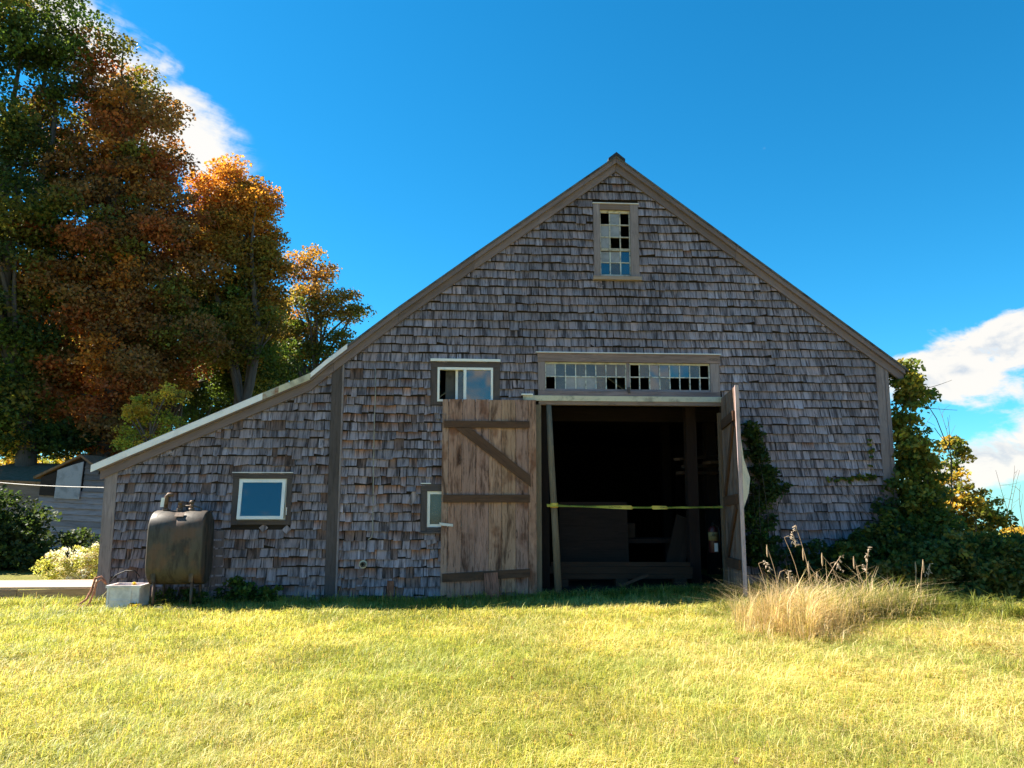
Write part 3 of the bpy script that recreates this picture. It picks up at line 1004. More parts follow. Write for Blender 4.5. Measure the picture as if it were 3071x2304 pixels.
# left leaf: folded flat against the wall, inside face to us
YD = -0.115
ld = empty('barn_door', ((W(1325, 1199, YD)[0] + W(1608, 1199, YD)[0]) / 2, YD, 0.05))
adopt(ld, barn)
tag(ld, 'left plank door leaf folded open flat against the shingles')
lx = [W(1300 + q * 0.3854, 1450, YD)[0] for q in (62, 113, 219, 325, 430, 530, 640, 738)]
lz1 = W(1450, 1199, YD)[1]
lzb = [0.10, 0.07, 0.09, 0.10, 0.06, 0.13, 0.12]
for i in range(7):
    b = B()
    t_ = random.uniform(0.8, 1.15)
    tl = random.uniform(-0.004, 0.004)
    b.prism([(lx[i] + 0.003, lzb[i] + random.uniform(-0.015, 0.015)), (lx[i + 1] - 0.003, lzb[i] + random.uniform(-0.015, 0.015)),
             (lx[i + 1] - 0.003, lz1 + tl), (lx[i] + 0.003, lz1 + tl)], YD + random.uniform(-0.006, 0.004), YD + 0.03, (t_, t_ * random.uniform(.95, 1.04), t_ * random.uniform(.92, 1.05)), gdir=(0, 1))
    b.build('plank', M['door'], ld)
xe = W(1608, 1450, YD)[0]
B().prism([(lx[7] + 0.002, 0.12), (xe, 0.10), (xe, lz1), (lx[7] + 0.002, lz1)], YD - 0.02, YD + 0.03, (1.0, 0.95, 0.9), gdir=(0, 1)).build('plank', M['door'], ld)


def bz(q):
    return W(1450, 1180 + q * 0.3854, YD - 0.03)[1]


for q0, q1, sk in ((215, 268, 0.0), (788, 850, 0.0), (1385, 1450, 0.035)):
    b = B()
    za, zb_ = bz(q1), bz(q0)
    xa, xb = lx[0] + 0.03, lx[7] + 0.02
    b.prism([(xa, za - sk), (xb, za + sk), (xb, zb_ + sk), (xa, zb_ - sk)], YD - 0.042, YD - 0.009, gdir=(1, 0.02))
    b.build('batten', M['batten'], ld)
bp = [W(1300 + q * 0.3854, 1180 + e * 0.3854, YD - 0.03) for q, e in ((170, 271), (292, 271), (755, 640), (758, 730))]
B().prism([bp[0], bp[3], bp[2], bp[1]], YD - 0.040, YD - 0.010, gdir=(bp[3][0] - bp[0][0], bp[3][1] - bp[0][1])).build('brace', M['batten'], ld)
hp = [W(1300 + q * 0.3854, 1180 + e * 0.3854, YD - 0.03) for q, e in ((46, 1005), (152, 1018), (152, 1038), (46, 1027))]
b = B()
b.prism(hp, YD - 0.020, YD - 0.009, (0.9, 0.9, 0.85))
b.build('hasp', M['flash'], ld)

# right leaf: swung out towards the lawn
rd = empty('barn_door', (4.42, -0.04, 0.2))
adopt(rd, barn)
tag(rd, 'right plank door leaf swung out towards the lawn')
th = rad(-10.5)
dv, nv = Vector((math.sin(th), -math.cos(th), 0)), Vector((-math.cos(th), -math.sin(th), 0))
hp0 = Vector((4.415, -0.05, 0))
RW, RZ0, RZ1 = 1.40, 0.22, 3.27


def rbar(u0, z0_, u1, z1_, wid, n0, n1, mat, name, col=(1, 1, 1)):
    b = B()
    off = nv * ((n0 + n1) / 2)
    b.bar(hp0 + dv * u0 + off + Vector((0, 0, z0_)), hp0 + dv * u1 + off + Vector((0, 0, z1_)), wid, abs(n1 - n0), nv, col)
    return b.build(name, mat, rd)


M['doorshade'] = wood('shaded_door_wood', (0.230, 0.150, 0.120), (0.055, 0.030, 0.022), 0.65, 0.65, warm=(0.15, 0.075, 0.045), knots=0.5)  # darker copy of the door wood: shade on the right leaf put into the colour
npk = 8
for i in range(npk):
    u = (i + 0.5) * (RW - 0.02) / npk
    t_ = random.uniform(0.8, 1.2)
    rbar(u, RZ0 + random.uniform(-0.03, 0.02), u, RZ1 + 0.012 * i / npk, (RW - 0.02) / npk - 0.006, -0.015, 0.015 + random.uniform(0, 0.006), M['doorshade'], 'plank', (t_, t_, t_))
rbar(RW, RZ0 - 0.02, RW, RZ1 + 0.02, 0.03, -0.03, 0.025, M['greyboard'], 'edge_strip', (1.9, 1.85, 1.8))
for zz in (2.83, 1.58, 0.62):
    rbar(0.10, zz - 0.02, RW - 0.12, zz + 0.02, 0.15, 0.022, 0.055, M['batten'], 'batten')
rbar(0.18, 1.66, RW - 0.22, 2.74, 0.13, 0.024, 0.052, M['batten'], 'brace')
rbar(0.18, 0.68, RW - 0.22, 1.50, 0.13, 0.024, 0.052, M['batten'], 'brace')
part('threshold', M['lumber'], barn, (1.50, 4.30, -0.02, 0.10, 0.02, 0.145), col=(0.9, 0.85, 0.8))

# ================================================================== lumber and odds and ends in the doorway
def single(name, label, cat, b, mat, group=None, smooth=False):
    return tag(b.build(name, mat, None, smooth), label, cat, group)


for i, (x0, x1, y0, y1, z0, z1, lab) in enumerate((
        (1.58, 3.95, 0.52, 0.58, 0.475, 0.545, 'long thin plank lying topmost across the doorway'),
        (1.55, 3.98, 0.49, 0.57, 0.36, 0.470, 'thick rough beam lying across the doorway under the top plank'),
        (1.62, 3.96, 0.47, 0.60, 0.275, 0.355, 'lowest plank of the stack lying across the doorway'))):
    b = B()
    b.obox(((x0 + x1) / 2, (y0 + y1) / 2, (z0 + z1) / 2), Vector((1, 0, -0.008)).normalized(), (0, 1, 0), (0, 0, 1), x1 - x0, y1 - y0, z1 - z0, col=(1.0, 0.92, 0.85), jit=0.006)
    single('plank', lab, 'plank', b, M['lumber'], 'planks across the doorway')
for i, x in enumerate((1.75, 2.75, 3.75)):
    b = B().box(x - 0.10, x + 0.10, 0.42, 0.66, 0.155, 0.272, jit=0.005)
    single('support_block', ['left', 'middle', 'right'][i] + ' wooden block under the planks across the doorway', 'block', b, M['lumber'], 'blocks under the doorway planks')
b = B().bar((2.62, 0.02, 0.20), (3.15, 0.24, 0.36), 0.045, 0.02, (0, -1, .3), col=(1.7, 1.6, 1.5))
single('wood_strip', 'pale thin strip of wood leaning under the doorway planks', 'strip', b, M['lumber'])
b = B().box(2.4, 3.6, -0.16, -0.06, 0.05, 0.13, col=(1.3, 1.25, 1.15), jit=0.008)
single('sill_board', 'short weathered board lying on the ground before the doorway', 'board', b, M['lumber'])
b = B()
b.tube([(1.49, -0.02, 3.14), (1.52, -0.03, 2.3), (1.575, -0.04, 1.2), (1.62, -0.05, 0.10)], [0.045, 0.052, 0.056, 0.062], 8)
single('leaning_pole', 'rough bark-edged pole leaning in the left side of the doorway', 'pole', b, M['post'], smooth=True)
b = B().obox((2.45, 1.35, 0.86), (1, 0, 0), Vector((0, 0.97, -0.22)).normalized(), Vector((0.03, 0.22, 0.97)).normalized(), 1.25, 0.025, 1.4, col=(0.8, 0.72, 0.72))
single('plywood_sheet', 'dark sheet of plywood leaning inside the doorway on the left', 'panel', b, M['lumber'])
b = B().bar((3.68, 0.75, 0.2), (4.1, 1.25, 1.26), 0.34, 0.03, (0.2, -1, 0.4), col=(0.75, 0.68, 0.66))
single('leaning_board', 'wide board leaning aslant inside the doorway on the right', 'board', b, M['lumber'])
b = B().obox((3.05, 1.75, 1.02), (1, 0, 0), (0, 1, 0), (0, 0, 1), 0.42, 0.35, 0.26, col=(0.9, 0.78, 0.68), jit=0.01)
single('wooden_crate', 'dim wooden crate set behind the leaning plywood', 'crate', b, M['lumber'])
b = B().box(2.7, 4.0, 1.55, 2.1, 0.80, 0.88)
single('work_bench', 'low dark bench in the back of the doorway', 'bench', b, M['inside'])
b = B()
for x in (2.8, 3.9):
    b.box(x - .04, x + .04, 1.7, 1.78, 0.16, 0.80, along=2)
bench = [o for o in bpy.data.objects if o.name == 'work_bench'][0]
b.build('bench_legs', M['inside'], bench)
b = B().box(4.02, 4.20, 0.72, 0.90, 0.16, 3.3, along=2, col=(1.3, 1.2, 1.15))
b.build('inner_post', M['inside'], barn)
# overhead rack of old boards, upper right of the doorway
for i, (p0, p1, wd_, c_) in enumerate((((3.90, 0.95, 2.30), (4.90, 1.7, 2.40), 0.14, (1.6, 1.4, 1.15)), ((4.05, 1.0, 2.18), (5.0, 1.5, 2.22), 0.16, (1.1, 1.0, .9)),
                                       ((3.95, 1.05, 2.06), (5.0, 1.45, 2.08), 0.15, (1.2, 1.05, .9)), ((4.42, 0.9, 2.24), (4.66, 1.0, 2.26), 0.22, (1.8, 1.55, 1.1)))):
    b = B().bar(p0, p1, wd_, 0.05, (0, 0, 1), col=c_, jit=0.006)
    single('stored_board', ['pale board sticking out topmost on the rack inside the doorway', 'second board from the top on the rack inside the doorway',
                            'lowest board on the rack inside the doorway', 'short pale block at the end of the rack inside the doorway'][i], 'board', b, M['lumber'], 'boards stored inside the doorway')

# fire extinguisher hung on the post
def lathe(b, c, prof, n=16, col=(1, 1, 1)):
    vs, fs, gs = [], [], []
    for r_, z in prof:
        for k_ in range(n):
            t = 2 * math.pi * k_ / n
            vs.append((c[0] + r_ * math.cos(t), c[1] + r_ * math.sin(t), c[2] + z))
            gs.append((z, r_ * math.cos(t), r_ * math.sin(t)))
    for i in range(len(prof) - 1):
        for k_ in range(n):
            k2 = (k_ + 1) % n
            fs.append((i * n + k_, i * n + k2, (i + 1) * n + k2, (i + 1) * n + k_))
    fs.append(tuple(range(n))[::-1])
    fs.append(tuple((len(prof) - 1) * n + k_ for k_ in range(n)))
    b.add(vs, fs, gs, col)
    return b


ex = empty('fire_extinguisher', (4.36, 0.50, 0.70))
tag(ex, 'old fire extinguisher with yellow label and white tag hanging in the doorway', 'extinguisher')
M['red'] = plain('dull_red_paint', (0.07, 0.012, 0.010), 0.4, 0.4, 0.3)
M['label'] = plain('yellowed_label', (0.26, 0.19, 0.08), 0.6, 0.3, 0.3, 20.0)
M['black'] = plain('black_rubber', (0.02, 0.018, 0.018), 0.6, 0.3)
M['print'] = plain('black_print', (0.015, 0.013, 0.01), 0.7, 0.2)
ec = (4.36, 0.50, 0.70)
lathe(B(), ec, [(0.078, 0), (0.084, 0.015), (0.084, 0.36), (0.075, 0.40), (0.04, 0.435), (0.022, 0.445)]).build('cylinder', M['red'], ex, True)
lathe(B(), ec, [(0.0855, 0.20), (0.0855, 0.34)]).build('label_band', M['label'], ex, True)
b = B()
b.box(4.345, 4.375, 0.48, 0.52, 1.145, 1.20)
b.bar((4.36, 0.5, 1.205), (4.36, 0.40, 1.235), 0.02, 0.008, (0, 0, 1))
b.bar((4.36, 0.5, 1.185), (4.36, 0.40, 1.165), 0.02, 0.008, (0, 0, 1))
b.build('valve', M['black'], ex)
B().tube([(4.39, .49, 1.16), (4.44, .45, 1.12), (4.455, .44, 1.0), (4.45, .44, 0.86)], 0.012, 7).build('hose', M['black'], ex, True)
B().obox((4.372, 0.405, 0.79), Vector((1, 0.1, 0)).normalized(), Vector((-0.1, 1, 0)).normalized(), (0, 0, 1), 0.06, 0.003, 0.14).build('tag', M['white'], ex)


def text_mesh(name, body, size, mat, parent, matrix, ext=0.0):
    cu = bpy.data.curves.new(name, 'FONT')
    cu.body, cu.size, cu.extrude, cu.align_x, cu.align_y = body, size, ext, 'CENTER', 'CENTER'
    tmp = bpy.data.objects.new(name + '_c', cu)
    COL.objects.link(tmp)
    dg = bpy.context.evaluated_depsgraph_get()
    me = bpy.data.meshes.new_from_object(tmp.evaluated_get(dg))
    bpy.data.objects.remove(tmp)
    me.name = name
    me.materials.clear()
    me.materials.append(mat)
    me.transform(matrix)
    o = bpy.data.objects.new(name, me)
    COL.objects.link(o)
    if parent is not None:
        o.parent = parent
        o.matrix_parent_inverse = WM(parent).inverted()
    return o


text_mesh('label_text', 'FIRE', 0.058, M['print'], ex, Matrix.Translation((4.357, 0.411, 0.985)) @ Matrix.Rotation(rad(90), 4, 'X'), 0.001)

# caution tape across the doorway: a twisting ribbon with printed words
M['tape'] = plain('yellow_plastic_tape', (0.88, 0.52, 0.06), 0.35, 0.5, 0.15)
ta, tb = W(1640, 1516, -0.10), W(2168, 1521, -0.20)
pa, pb = Vector((ta[0], -0.105, ta[1])), Vector((tb[0], -0.20, tb[1]))
NT_ = 90
tvs, tfs = [], []


def tape_at(s):
    p = pa.lerp(pb, s)
    p.z -= 0.02 * math.sin(math.pi * s)
    a = rad(48) + rad(24) * math.sin(s * 9.0)          # roll of the ribbon
    if 0.48 < s < 0.60 or 0.68 < s < 0.76:
        a = rad(70)
    return p, a


b = B()
for i in range(NT_ + 1):
    p, a = tape_at(i / NT_)
    d = Vector((0, math.sin(a), math.cos(a)))
    for q in (-1, 1):
        tvs.append(p + d * 0.034 * q + Vector((0, 0.0006, 0)))
for i in range(NT_):
    tfs.append((2 * i, 2 * i + 2, 2 * i + 3, 2 * i + 1))
b.add(tvs, tfs, [(0, 0, 0)] * len(tvs), (1, 1, 1))
tape = b.build('caution_tape', M['tape'])
sm = tape.modifiers.new('thick', 'SOLIDIFY')
sm.thickness = 0.0008
tag(tape, 'yellow caution tape strung across the open doorway', 'tape')
lathe(B(), (1.565, -0.04, ta[1] - 0.035), [(0.064, 0), (0.066, 0.02), (0.064, 0.075)], 10).build('knot', M['tape'], tape, True)
for s in (0.10, 0.24, 0.385, 0.545, 0.68, 0.84, 0.965):
    p, a = tape_at(s)
    yv = Vector((0, math.sin(a), math.cos(a)))
    xv = (pb - pa).normalized()
    zv = xv.cross(yv)
    if zv.y > 0:
        zv = -zv
    mt = Matrix((xv, yv, zv)).transposed().to_4x4()
    mt.translation = p + zv * 0.003
    text_mesh('tape_text', 'CAUTION', 0.046, M['print'], tape, mt)

# old white sheet snagged behind the right leaf
b = B()
sp = [W(2222, 1316, -1.0), W(2232, 1375, -1.0), W(2257, 1434, -0.9), W(2244, 1480, -0.9), W(2229, 1530, -1.0), W(2226, 1420, -1.0)]
ys_ = [-1.00, -0.98, -0.80, -0.92, -1.0, -1.02]
vs = [(p[0], yy, p[1]) for p, yy in zip(sp, ys_)]
b.add(vs, [(0, 5, 1), (1, 5, 2), (2, 5, 3), (3, 5, 4)], [(0, 0, 0)] * 6, (1, 1, 1))
sheet = single('cloth_sheet', 'folded off-white cloth sticking out behind the right door leaf', 'cloth', b, plain('off_white_cloth', (0.78, 0.63, 0.48), 0.85, 0.1, 0.2, 9.0))
sheet.modifiers.new('thick', 'SOLIDIFY').thickness = 0.006

# brown board propping the left leaf
b = B()
p0, p1 = W(1473, 1797, YD - 0.10), W(1472, 1718, YD - 0.05)
b.bar((p0[0] + 0.02, YD - 0.13, 0.02), (p1[0], YD - 0.062, p1[1]), 0.215, 0.035, (0, -1, 0), col=(0.85, 0.62, 0.55))
single('prop_board', 'short reddish brown board propped against the foot of the left door', 'board', b, M['door'])

# cable hanging down the shingles, round vent, stub of board
b = B()
pts = [W(1126, 1105, -0.04), W(1125, 1180, -0.04), W(1123, 1280, -0.04), W(1120, 1400, -0.04), W(1118, 1500, -0.04), W(1119, 1560, -0.04), W(1118, 1595, -0.04), W(1113, 1612, -0.04), W(1105, 1619, -0.04)]
b.tube([(p[0] + 0.006 * math.sin(i * 2.1), -0.042, p[1]) for i, p in enumerate(pts)], 0.0095, 6, (1, 1, 1))
single('hanging_cable', 'thin pale cable hanging down the shingles beside the seam post', 'cable', b, plain('pale_cable', (0.34, 0.29, 0.25), 0.6, 0.3), smooth=True)
vc = W(1090, 1692)
vp = empty('vent_pipe', (vc[0], -0.03, vc[1]))
tag(vp, 'small round vent pipe with pale flange low on the shingles', 'vent')


def ring(b, c, r0, r1, y0, y1, n=20):
    vs, fs = [], []
    for k_ in range(n):
        t = 2 * math.pi * k_ / n
        for r_, y in ((r0, y0), (r1, y0), (r1, y1), (r0, y1)):
            vs.append((c[0] + r_ * math.cos(t), y, c[1] + r_ * math.sin(t)))
    for k_ in range(n):
        a, e = 4 * k_, 4 * ((k_ + 1) % n)
        for j in range(4):
            j2 = (j + 1) % 4
            fs.append((a + j, e + j, e + j2, a + j2))
    b.add(vs, fs, [(0, 0, 0)] * len(vs), (1, 1, 1))
    return b


ring(B(), vc, 0.040, 0.064, -0.05, -0.01).build('flange', M['cream'], vp)
ring(B(), vc, 0.026, 0.042, -0.11, -0.012).build('pipe', plain('brown_pipe', (0.16, 0.11, 0.08), 0.6), vp)
B().prism([(vc[0] + 0.026 * math.cos(t * .5236), vc[1] + 0.026 * math.sin(t * .5236)) for t in range(12)], -0.04, -0.02).build('pipe_mouth', M['black'], vp)
b = B()
q0, q1 = W(1168, 1812, -.05), W(1172, 1742, -.05)
b.bar((q0[0], -0.05, -0.05), (q1[0], -0.045, q1[1]), 0.11, 0.02, (0, -1, 0), col=(0.9, 0.62, 0.5))
single('patch_board', 'narrow reddish board nailed upright at the foot of the shingles', 'board', b, M['door'])
q0, q1 = W(1075, 1770, -.05), W(1082, 1704, -.05)
b = B().bar((q0[0], -0.038, q0[1]), (q1[0], -0.04, q1[1]), 0.09, 0.012, (0, -1, 0), col=(0.95, 0.75, 0.68))
single('patch_board', 'thin worn board hanging right under the round vent pipe', 'board', b, M['greyboard'])
b = B().bar((W(645, 1765, -.04)[0], -0.036, 0.20), (W(655, 1600, -.04)[0], -0.038, W(655, 1592, -.04)[1]), 0.19, 0.014, (0, -1, 0), col=(0.72, 0.68, 0.68))
single('patch_board', 'wide bare grey board on the wall right of the oil tank', 'board', b, M['greyboard'])

# ================================================================== oil tank
tank = empty('oil_tank', (-4.15, -0.5, 0.0))
tag(tank, 'rusty dark oil tank on legs standing against the lean-to wall', 'tank')
TX0, TX1, TZ0, TZ1, TY, TD = -4.54, -3.74, 0.34, 1.43, -0.50, 0.56
m, t, o = new_mat('rusty_tank_paint')
g = t.n('ShaderNodeNewGeometry').outputs['Position']
st = t.n('ShaderNodeMapping', inp={'Vector': g, 'Scale': (9.0, 9.0, 1.6)}).outputs[0]
f1, f2 = t.noise(st, 1.0, 6.0, 0.65, 0.3), t.noise(g, 3.0, 4.0, 0.6)
c = t.mix(t.smooth(f1, 0.42, 0.66), rgb(0.060, 0.045, 0.034), rgb(0.026, 0.019, 0.015))
c = t.mix(t.m('MULTIPLY', t.smooth(f2, 0.50, 0.66), 0.8), c, rgb(0.115, 0.055, 0.030))
p = t.n('ShaderNodeBsdfPrincipled', inp={'Base Color': c, 'Roughness': t.smooth(f1, 0.3, 0.7, 0.42, 0.75), 'Specular IOR Level': 0.45})
t.t.links.new(p.outputs[0], o.inputs[0])
M['tank'] = m


def tank_body():
    r = TD / 2
    prof = []
    for k_ in range(11):
        a = math.pi * k_ / 10
        prof.append((r * math.cos(a), TZ1 - r + r * math.sin(a)))
    for k_ in range(11):
        a = math.pi + math.pi * k_ / 10
        prof.append((r * math.cos(a), TZ0 + r + r * math.sin(a)))
    n = len(prof)
    b = B()
    cz = (TZ0 + TZ1) / 2
    rings = [(TX0, 0.93), (TX0 + 0.012, 0.985), (TX0 + 0.03, 1.0), ((TX0 + TX1) / 2 - 0.006, 1.0), ((TX0 + TX1) / 2, 0.994), ((TX0 + TX1) / 2 + 0.006, 1.0), (TX1 - 0.03, 1.0), (TX1 - 0.012, 0.985), (TX1, 0.93)]
    vs, fs = [], []
    for x, s_ in rings:
        for yy, zz in prof:
            vs.append((x, TY + yy * s_, cz + (zz - cz) * s_))
    for i in range(len(rings) - 1):
        for k_ in range(n):
            k2 = (k_ + 1) % n
            fs.append((i * n + k_, i * n + k2, (i + 1) * n + k2, (i + 1) * n + k_))
    fs.append(tuple(range(n))[::-1])
    fs.append(tuple((len(rings) - 1) * n + k_ for k_ in range(n)))
    b.add(vs, fs, [(v[2], v[0], v[1]) for v in vs], (1, 1, 1))
    return b.build('tank_body', M['tank'], tank, True)


tb_ = tank_body()
b = B().box(TX0 + 0.03, TX1 - 0.03, TY - TD / 2 - 0.004, TY - TD / 2 + 0.01, 0.855, 0.872)
b.build('seam', M['tank'], tb_)
for x in (TX0 + 0.12, TX1 - 0.14):
    for y in (TY - 0.2, TY + 0.2):
        B().tube([(x, y, -0.05), (x, y, TZ0 + 0.09)], 0.022, 8).build('leg', M['tank'], tank, True)
    B().box(x - 0.03, x + 0.03, TY - TD / 2 + 0.02, TY - TD / 2 + 0.06, TZ0 + 0.06, TZ0 + 0.18).build('bracket', M['tank'], tank)
M['pipe'] = plain('rusty_pipe', (0.17, 0.10, 0.065), 0.6, 0.35, 0.4, 20.0)
px_ = W(498, 1520, TY)[0]
b = B()
b.tube([(px_, TY, TZ1 - 0.01), (px_, TY, TZ1 + 0.03)], 0.045, 10)
b.tube([(px_, TY, TZ1 + 0.02), (px_, TY, TZ1 + 0.21), (px_ + 0.02, TY, TZ1 + 0.235), (px_ + 0.09, TY + 0.03, TZ1 + 0.235)], [0.028, 0.028, 0.03, 0.03], 10)
b.build('fill_pipe', M['pipe'], tank, True)
B().obox((px_ - 0.045, TY - 0.02, TZ1 + 0.12), (1, 0, 0), (0, 1, 0), (0.1, 0, 1), 0.05, 0.03, 0.14).build('rag', M['white'], tank)
for q, hgt in ((540, 0.10), (575, 0.11)):
    x = W(q, 1520, TY)[0]
    b = B()
    b.tube([(x, TY, TZ1 - 0.02), (x, TY, TZ1 + 0.035)], 0.042, 10)
    b.tube([(x, TY, TZ1 + 0.03), (x, TY, TZ1 + hgt)], 0.027, 10)
    lathe(b, (x, TY, TZ1 + hgt), [(0.036, -0.01), (0.036, 0.025), (0.02, 0.04)], 10)
    b.build('fitting', M['pipe'], tank, True)
xa = W(540, 1520, TY)[0]
B().tube([(xa, TY, TZ1 + 0.065), (xa + 0.2, TY + 0.03, TZ1 + 0.065), (xa + 0.30, TY + 0.05, TZ1 + 0.03), (xa + 0.31, TY + 0.08, TZ1 - 0.2)], 0.013, 8).build('pipe_run', M['pipe'], tank, True)
b = B()
b.obox((-4.12, TY - 0.196, TZ1 - 0.060), (1, 0, 0), Vector((0, -0.74, 0.67)).normalized(), Vector((0, 0.67, 0.74)).normalized(), 0.13, 0.006, 0.075)
b.build('data_plate', M['pipe'], tank)
b = B()
for (x, y, s_) in ((-4.40, -0.62, .16), (-4.05, -0.68, .2), (-3.88, -0.5, .17)):
    pass
for i, (x, y, s_) in enumerate(((-4.30, -0.74, .12), (-4.02, -0.80, .15))):
    b = B()
    vs, fs = [], []
    b.tube([(x, y, -0.03), (x, y, 0.02), (x, y + 0.005, 0.055)], [s_, s_ * 0.95, s_ * 0.55], 7)
    single('flat_stone', ['flat grey stone under the left legs of the oil tank', 'flat grey stone under the right legs of the oil tank'][i], 'stone', b, plain('grey_stone', (0.25, 0.22, 0.20), 0.9, 0.1, 0.3, 9.0))

# white plastic tub by the corner
tub = empty('plastic_tub', (-5.0, -0.55, 0))
tag(tub, 'white rectangular plastic tub on the grass at the barn corner', 'tub')
M['tub'] = plain('chalky_white_plastic', (0.80, 0.69, 0.66), 0.55, 0.3, 0.2, 5.0)
u0, u1 = W(319, 1790, -.7), W(418, 1790, -.7)
tx0, tx1, ty0, ty1, tz = u0[0], u1[0], -0.70, -0.32, 0.33
b = B()
for q in ((tx0, tx1, ty0, ty0 + .02), (tx0, tx1, ty1 - .02, ty1), (tx0, tx0 + .02, ty0 + .021, ty1 - .021), (tx1 - .02, tx1, ty0 + .021, ty1 - .021)):
    b.box(q[0], q[1], q[2], q[3], -0.01, tz)
b.box(tx0 + .02, tx1 - .02, ty0 + .02, ty1 - .02, 0.02, 0.04)
b.build('tub_body', M['tub'], tub)
b = B()
for q in ((tx0 - .015, tx1 + .015, ty0 - .015, ty0 + .012), (tx0 - .015, tx1 + .015, ty1 - .012, ty1 + .015), (tx0 - .015, tx0 + .012, ty0 + .013, ty1 - .013), (tx1 - .012, tx1 + .015, ty0 + .013, ty1 - .013)):
    b.box(q[0], q[1], q[2], q[3], tz - 0.012, tz + 0.022)
b.build('rim', M['tub'], tub)
b = B()
for xx in (tx0 + 0.02, tx1 - 0.13, tx1 - 0.02):
    b.box(xx - .014, xx + .014, ty0 - .013, ty0 - .001, 0.0, tz - .013, along=2)
b.box(tx0 + .036, tx1 - .146, ty0 - .009, ty0 - .001, 0.13, 0.15)
b.build('ribs', M['tub'], tub)
# rust-red rope hanging by the corner, black hose loop
b = B()
rp = [(-5.30, -0.25, 0.36), (-5.36, -0.28, 0.44), (-5.43, -0.3, 0.42), (-5.46, -0.33, 0.25), (-5.50, -0.38, 0.12), (-5.58, -0.45, 0.05), (-5.50, -0.5, 0.03), (-5.38, -0.46, 0.04)]
b.tube(rp, 0.018, 7)
rp2 = [(-5.28, -0.26, 0.33), (-5.34, -0.3, 0.40), (-5.40, -0.32, 0.36), (-5.42, -0.35, 0.2), (-5.44, -0.42, 0.06), (-5.52, -0.55, 0.035)]
b.tube(rp2, 0.016, 7)
single('old_rope', 'rust-red rope draped behind the white tub at the barn corner', 'rope', b, plain('rust_red_rope', (0.36, 0.17, 0.11), 0.9, 0.1, 0.4, 40.0), smooth=True)
b = B()
b.tube([(-5.22, -0.3, 0.36), (-5.15, -0.26, 0.46), (-5.02, -0.24, 0.52), (-4.88, -0.25, 0.52), (-4.80, -0.27, 0.44)], 0.010, 7)
single('black_hose', 'thin black hose arching out of the white tub', 'hose', b, M['black'], smooth=True)
# white box on the side wall of the lean-to
b = B().box(XL - 0.10, XL - 0.021, 0.45, 0.80, 0.42, 0.72)
o = b.build('meter_box', M['white'])
bv = o.modifiers.new('bevel', 'BEVEL')
bv.width, bv.segments = 0.015, 2
tag(o, 'small white box fixed on the sunlit side wall of the lean-to', 'box')

# ================================================================== deck, flowers, shed, wire at the left
deck = empty('wooden_deck', (-8.0, 1.1, 0))
tag(deck, 'low sunlit plank deck left of the barn', 'deck')
for i in range(7):
    y0 = 0.60 + i * 0.165
    b = B()
    xr = -5.62 - 0.02 * i
    b.obox((-8.3, y0 + 0.08, 0.185), (1, 0, 0), (0, 1, 0), (0, 0, 1), 5.3, 0.155, 0.03, col=(1.25, 1.2, 1.15), jit=0.003)
    b.build('plank', M['plank'], deck)
B().box(-10.95, -7.02, 0.58, 0.61, 0.03, 0.168, col=(0.75, 0.62, 0.55)).build('fascia_board', M['plank'], deck)
B().obox((-6.33, 0.595, 0.103), Vector((1, 0, 0.018)).normalized(), (0, 1, 0), (0, 0, 1), 1.36, 0.03, 0.13, col=(0.95, 0.75, 0.55)).build('fascia_board', M['plank'], deck)
for x in (-7.25, -5.9, -8.6):
    B().box(x - .05, x + .05, 0.63, 0.73, -0.1, 0.165, along=2).build('deck_post', M['plank'], deck)

# ---- foliage makers
def leaf_arrays(P, size, rng, up=0.3, ratio=0.72, droop=0.0):
    n = len(P)
    nrm = rng.normal(size=(n, 3))
    nrm[:, 2] = np.abs(nrm[:, 2]) * 0.8 + up
    nrm /= np.linalg.norm(nrm, axis=1, keepdims=True)
    d = rng.normal(size=(n, 3))
    d[:, 2] -= droop
    d -= nrm * np.sum(d * nrm, axis=1, keepdims=True)
    d /= np.linalg.norm(d, axis=1, keepdims=True) + 1e-9
    s = np.cross(nrm, d)
    L = size[:, None]
    a = P - d * L * 0.5
    tip = P + d * L * 0.55
    mid = P - d * L * 0.05 - nrm * L * 0.12
    l_ = P + s * L * 0.5 * ratio + nrm * L * 0.06 - d * L * 0.05
    r_ = P - s * L * 0.5 * ratio + nrm * L * 0.06 - d * L * 0.05
    V = np.stack([a, r_, tip, l_], 1).reshape(-1, 3)
    i = np.arange(n)[:, None] * 4
    Fc = np.concatenate([i + np.array([[0, 1, 2]]), i + np.array([[0, 2, 3]])], 0)
    return V, Fc


def clumps(ells, n, rng, rmin, rmax, shell=0.55):
    """clump centres spread over a set of ellipsoids (cx,cy,cz, rx,ry,rz), most of them towards the skin"""
    vol = np.array([e[3] * e[4] * e[5] for e in ells]) ** 0.7
    pick = rng.choice(len(ells), n, p=vol / vol.sum())
    E_ = np.array(ells)[pick]
    d = rng.normal(size=(n, 3))
    d /= np.linalg.norm(d, axis=1, keepdims=True)
    r = shell + (1 - shell) * rng.random(n) ** 0.6
    r[rng.random(n) < 0.22] *= 0.55
    return E_[:, :3] + d * r[:, None] * E_[:, 3:], rng.uniform(rmin, rmax, n), pick


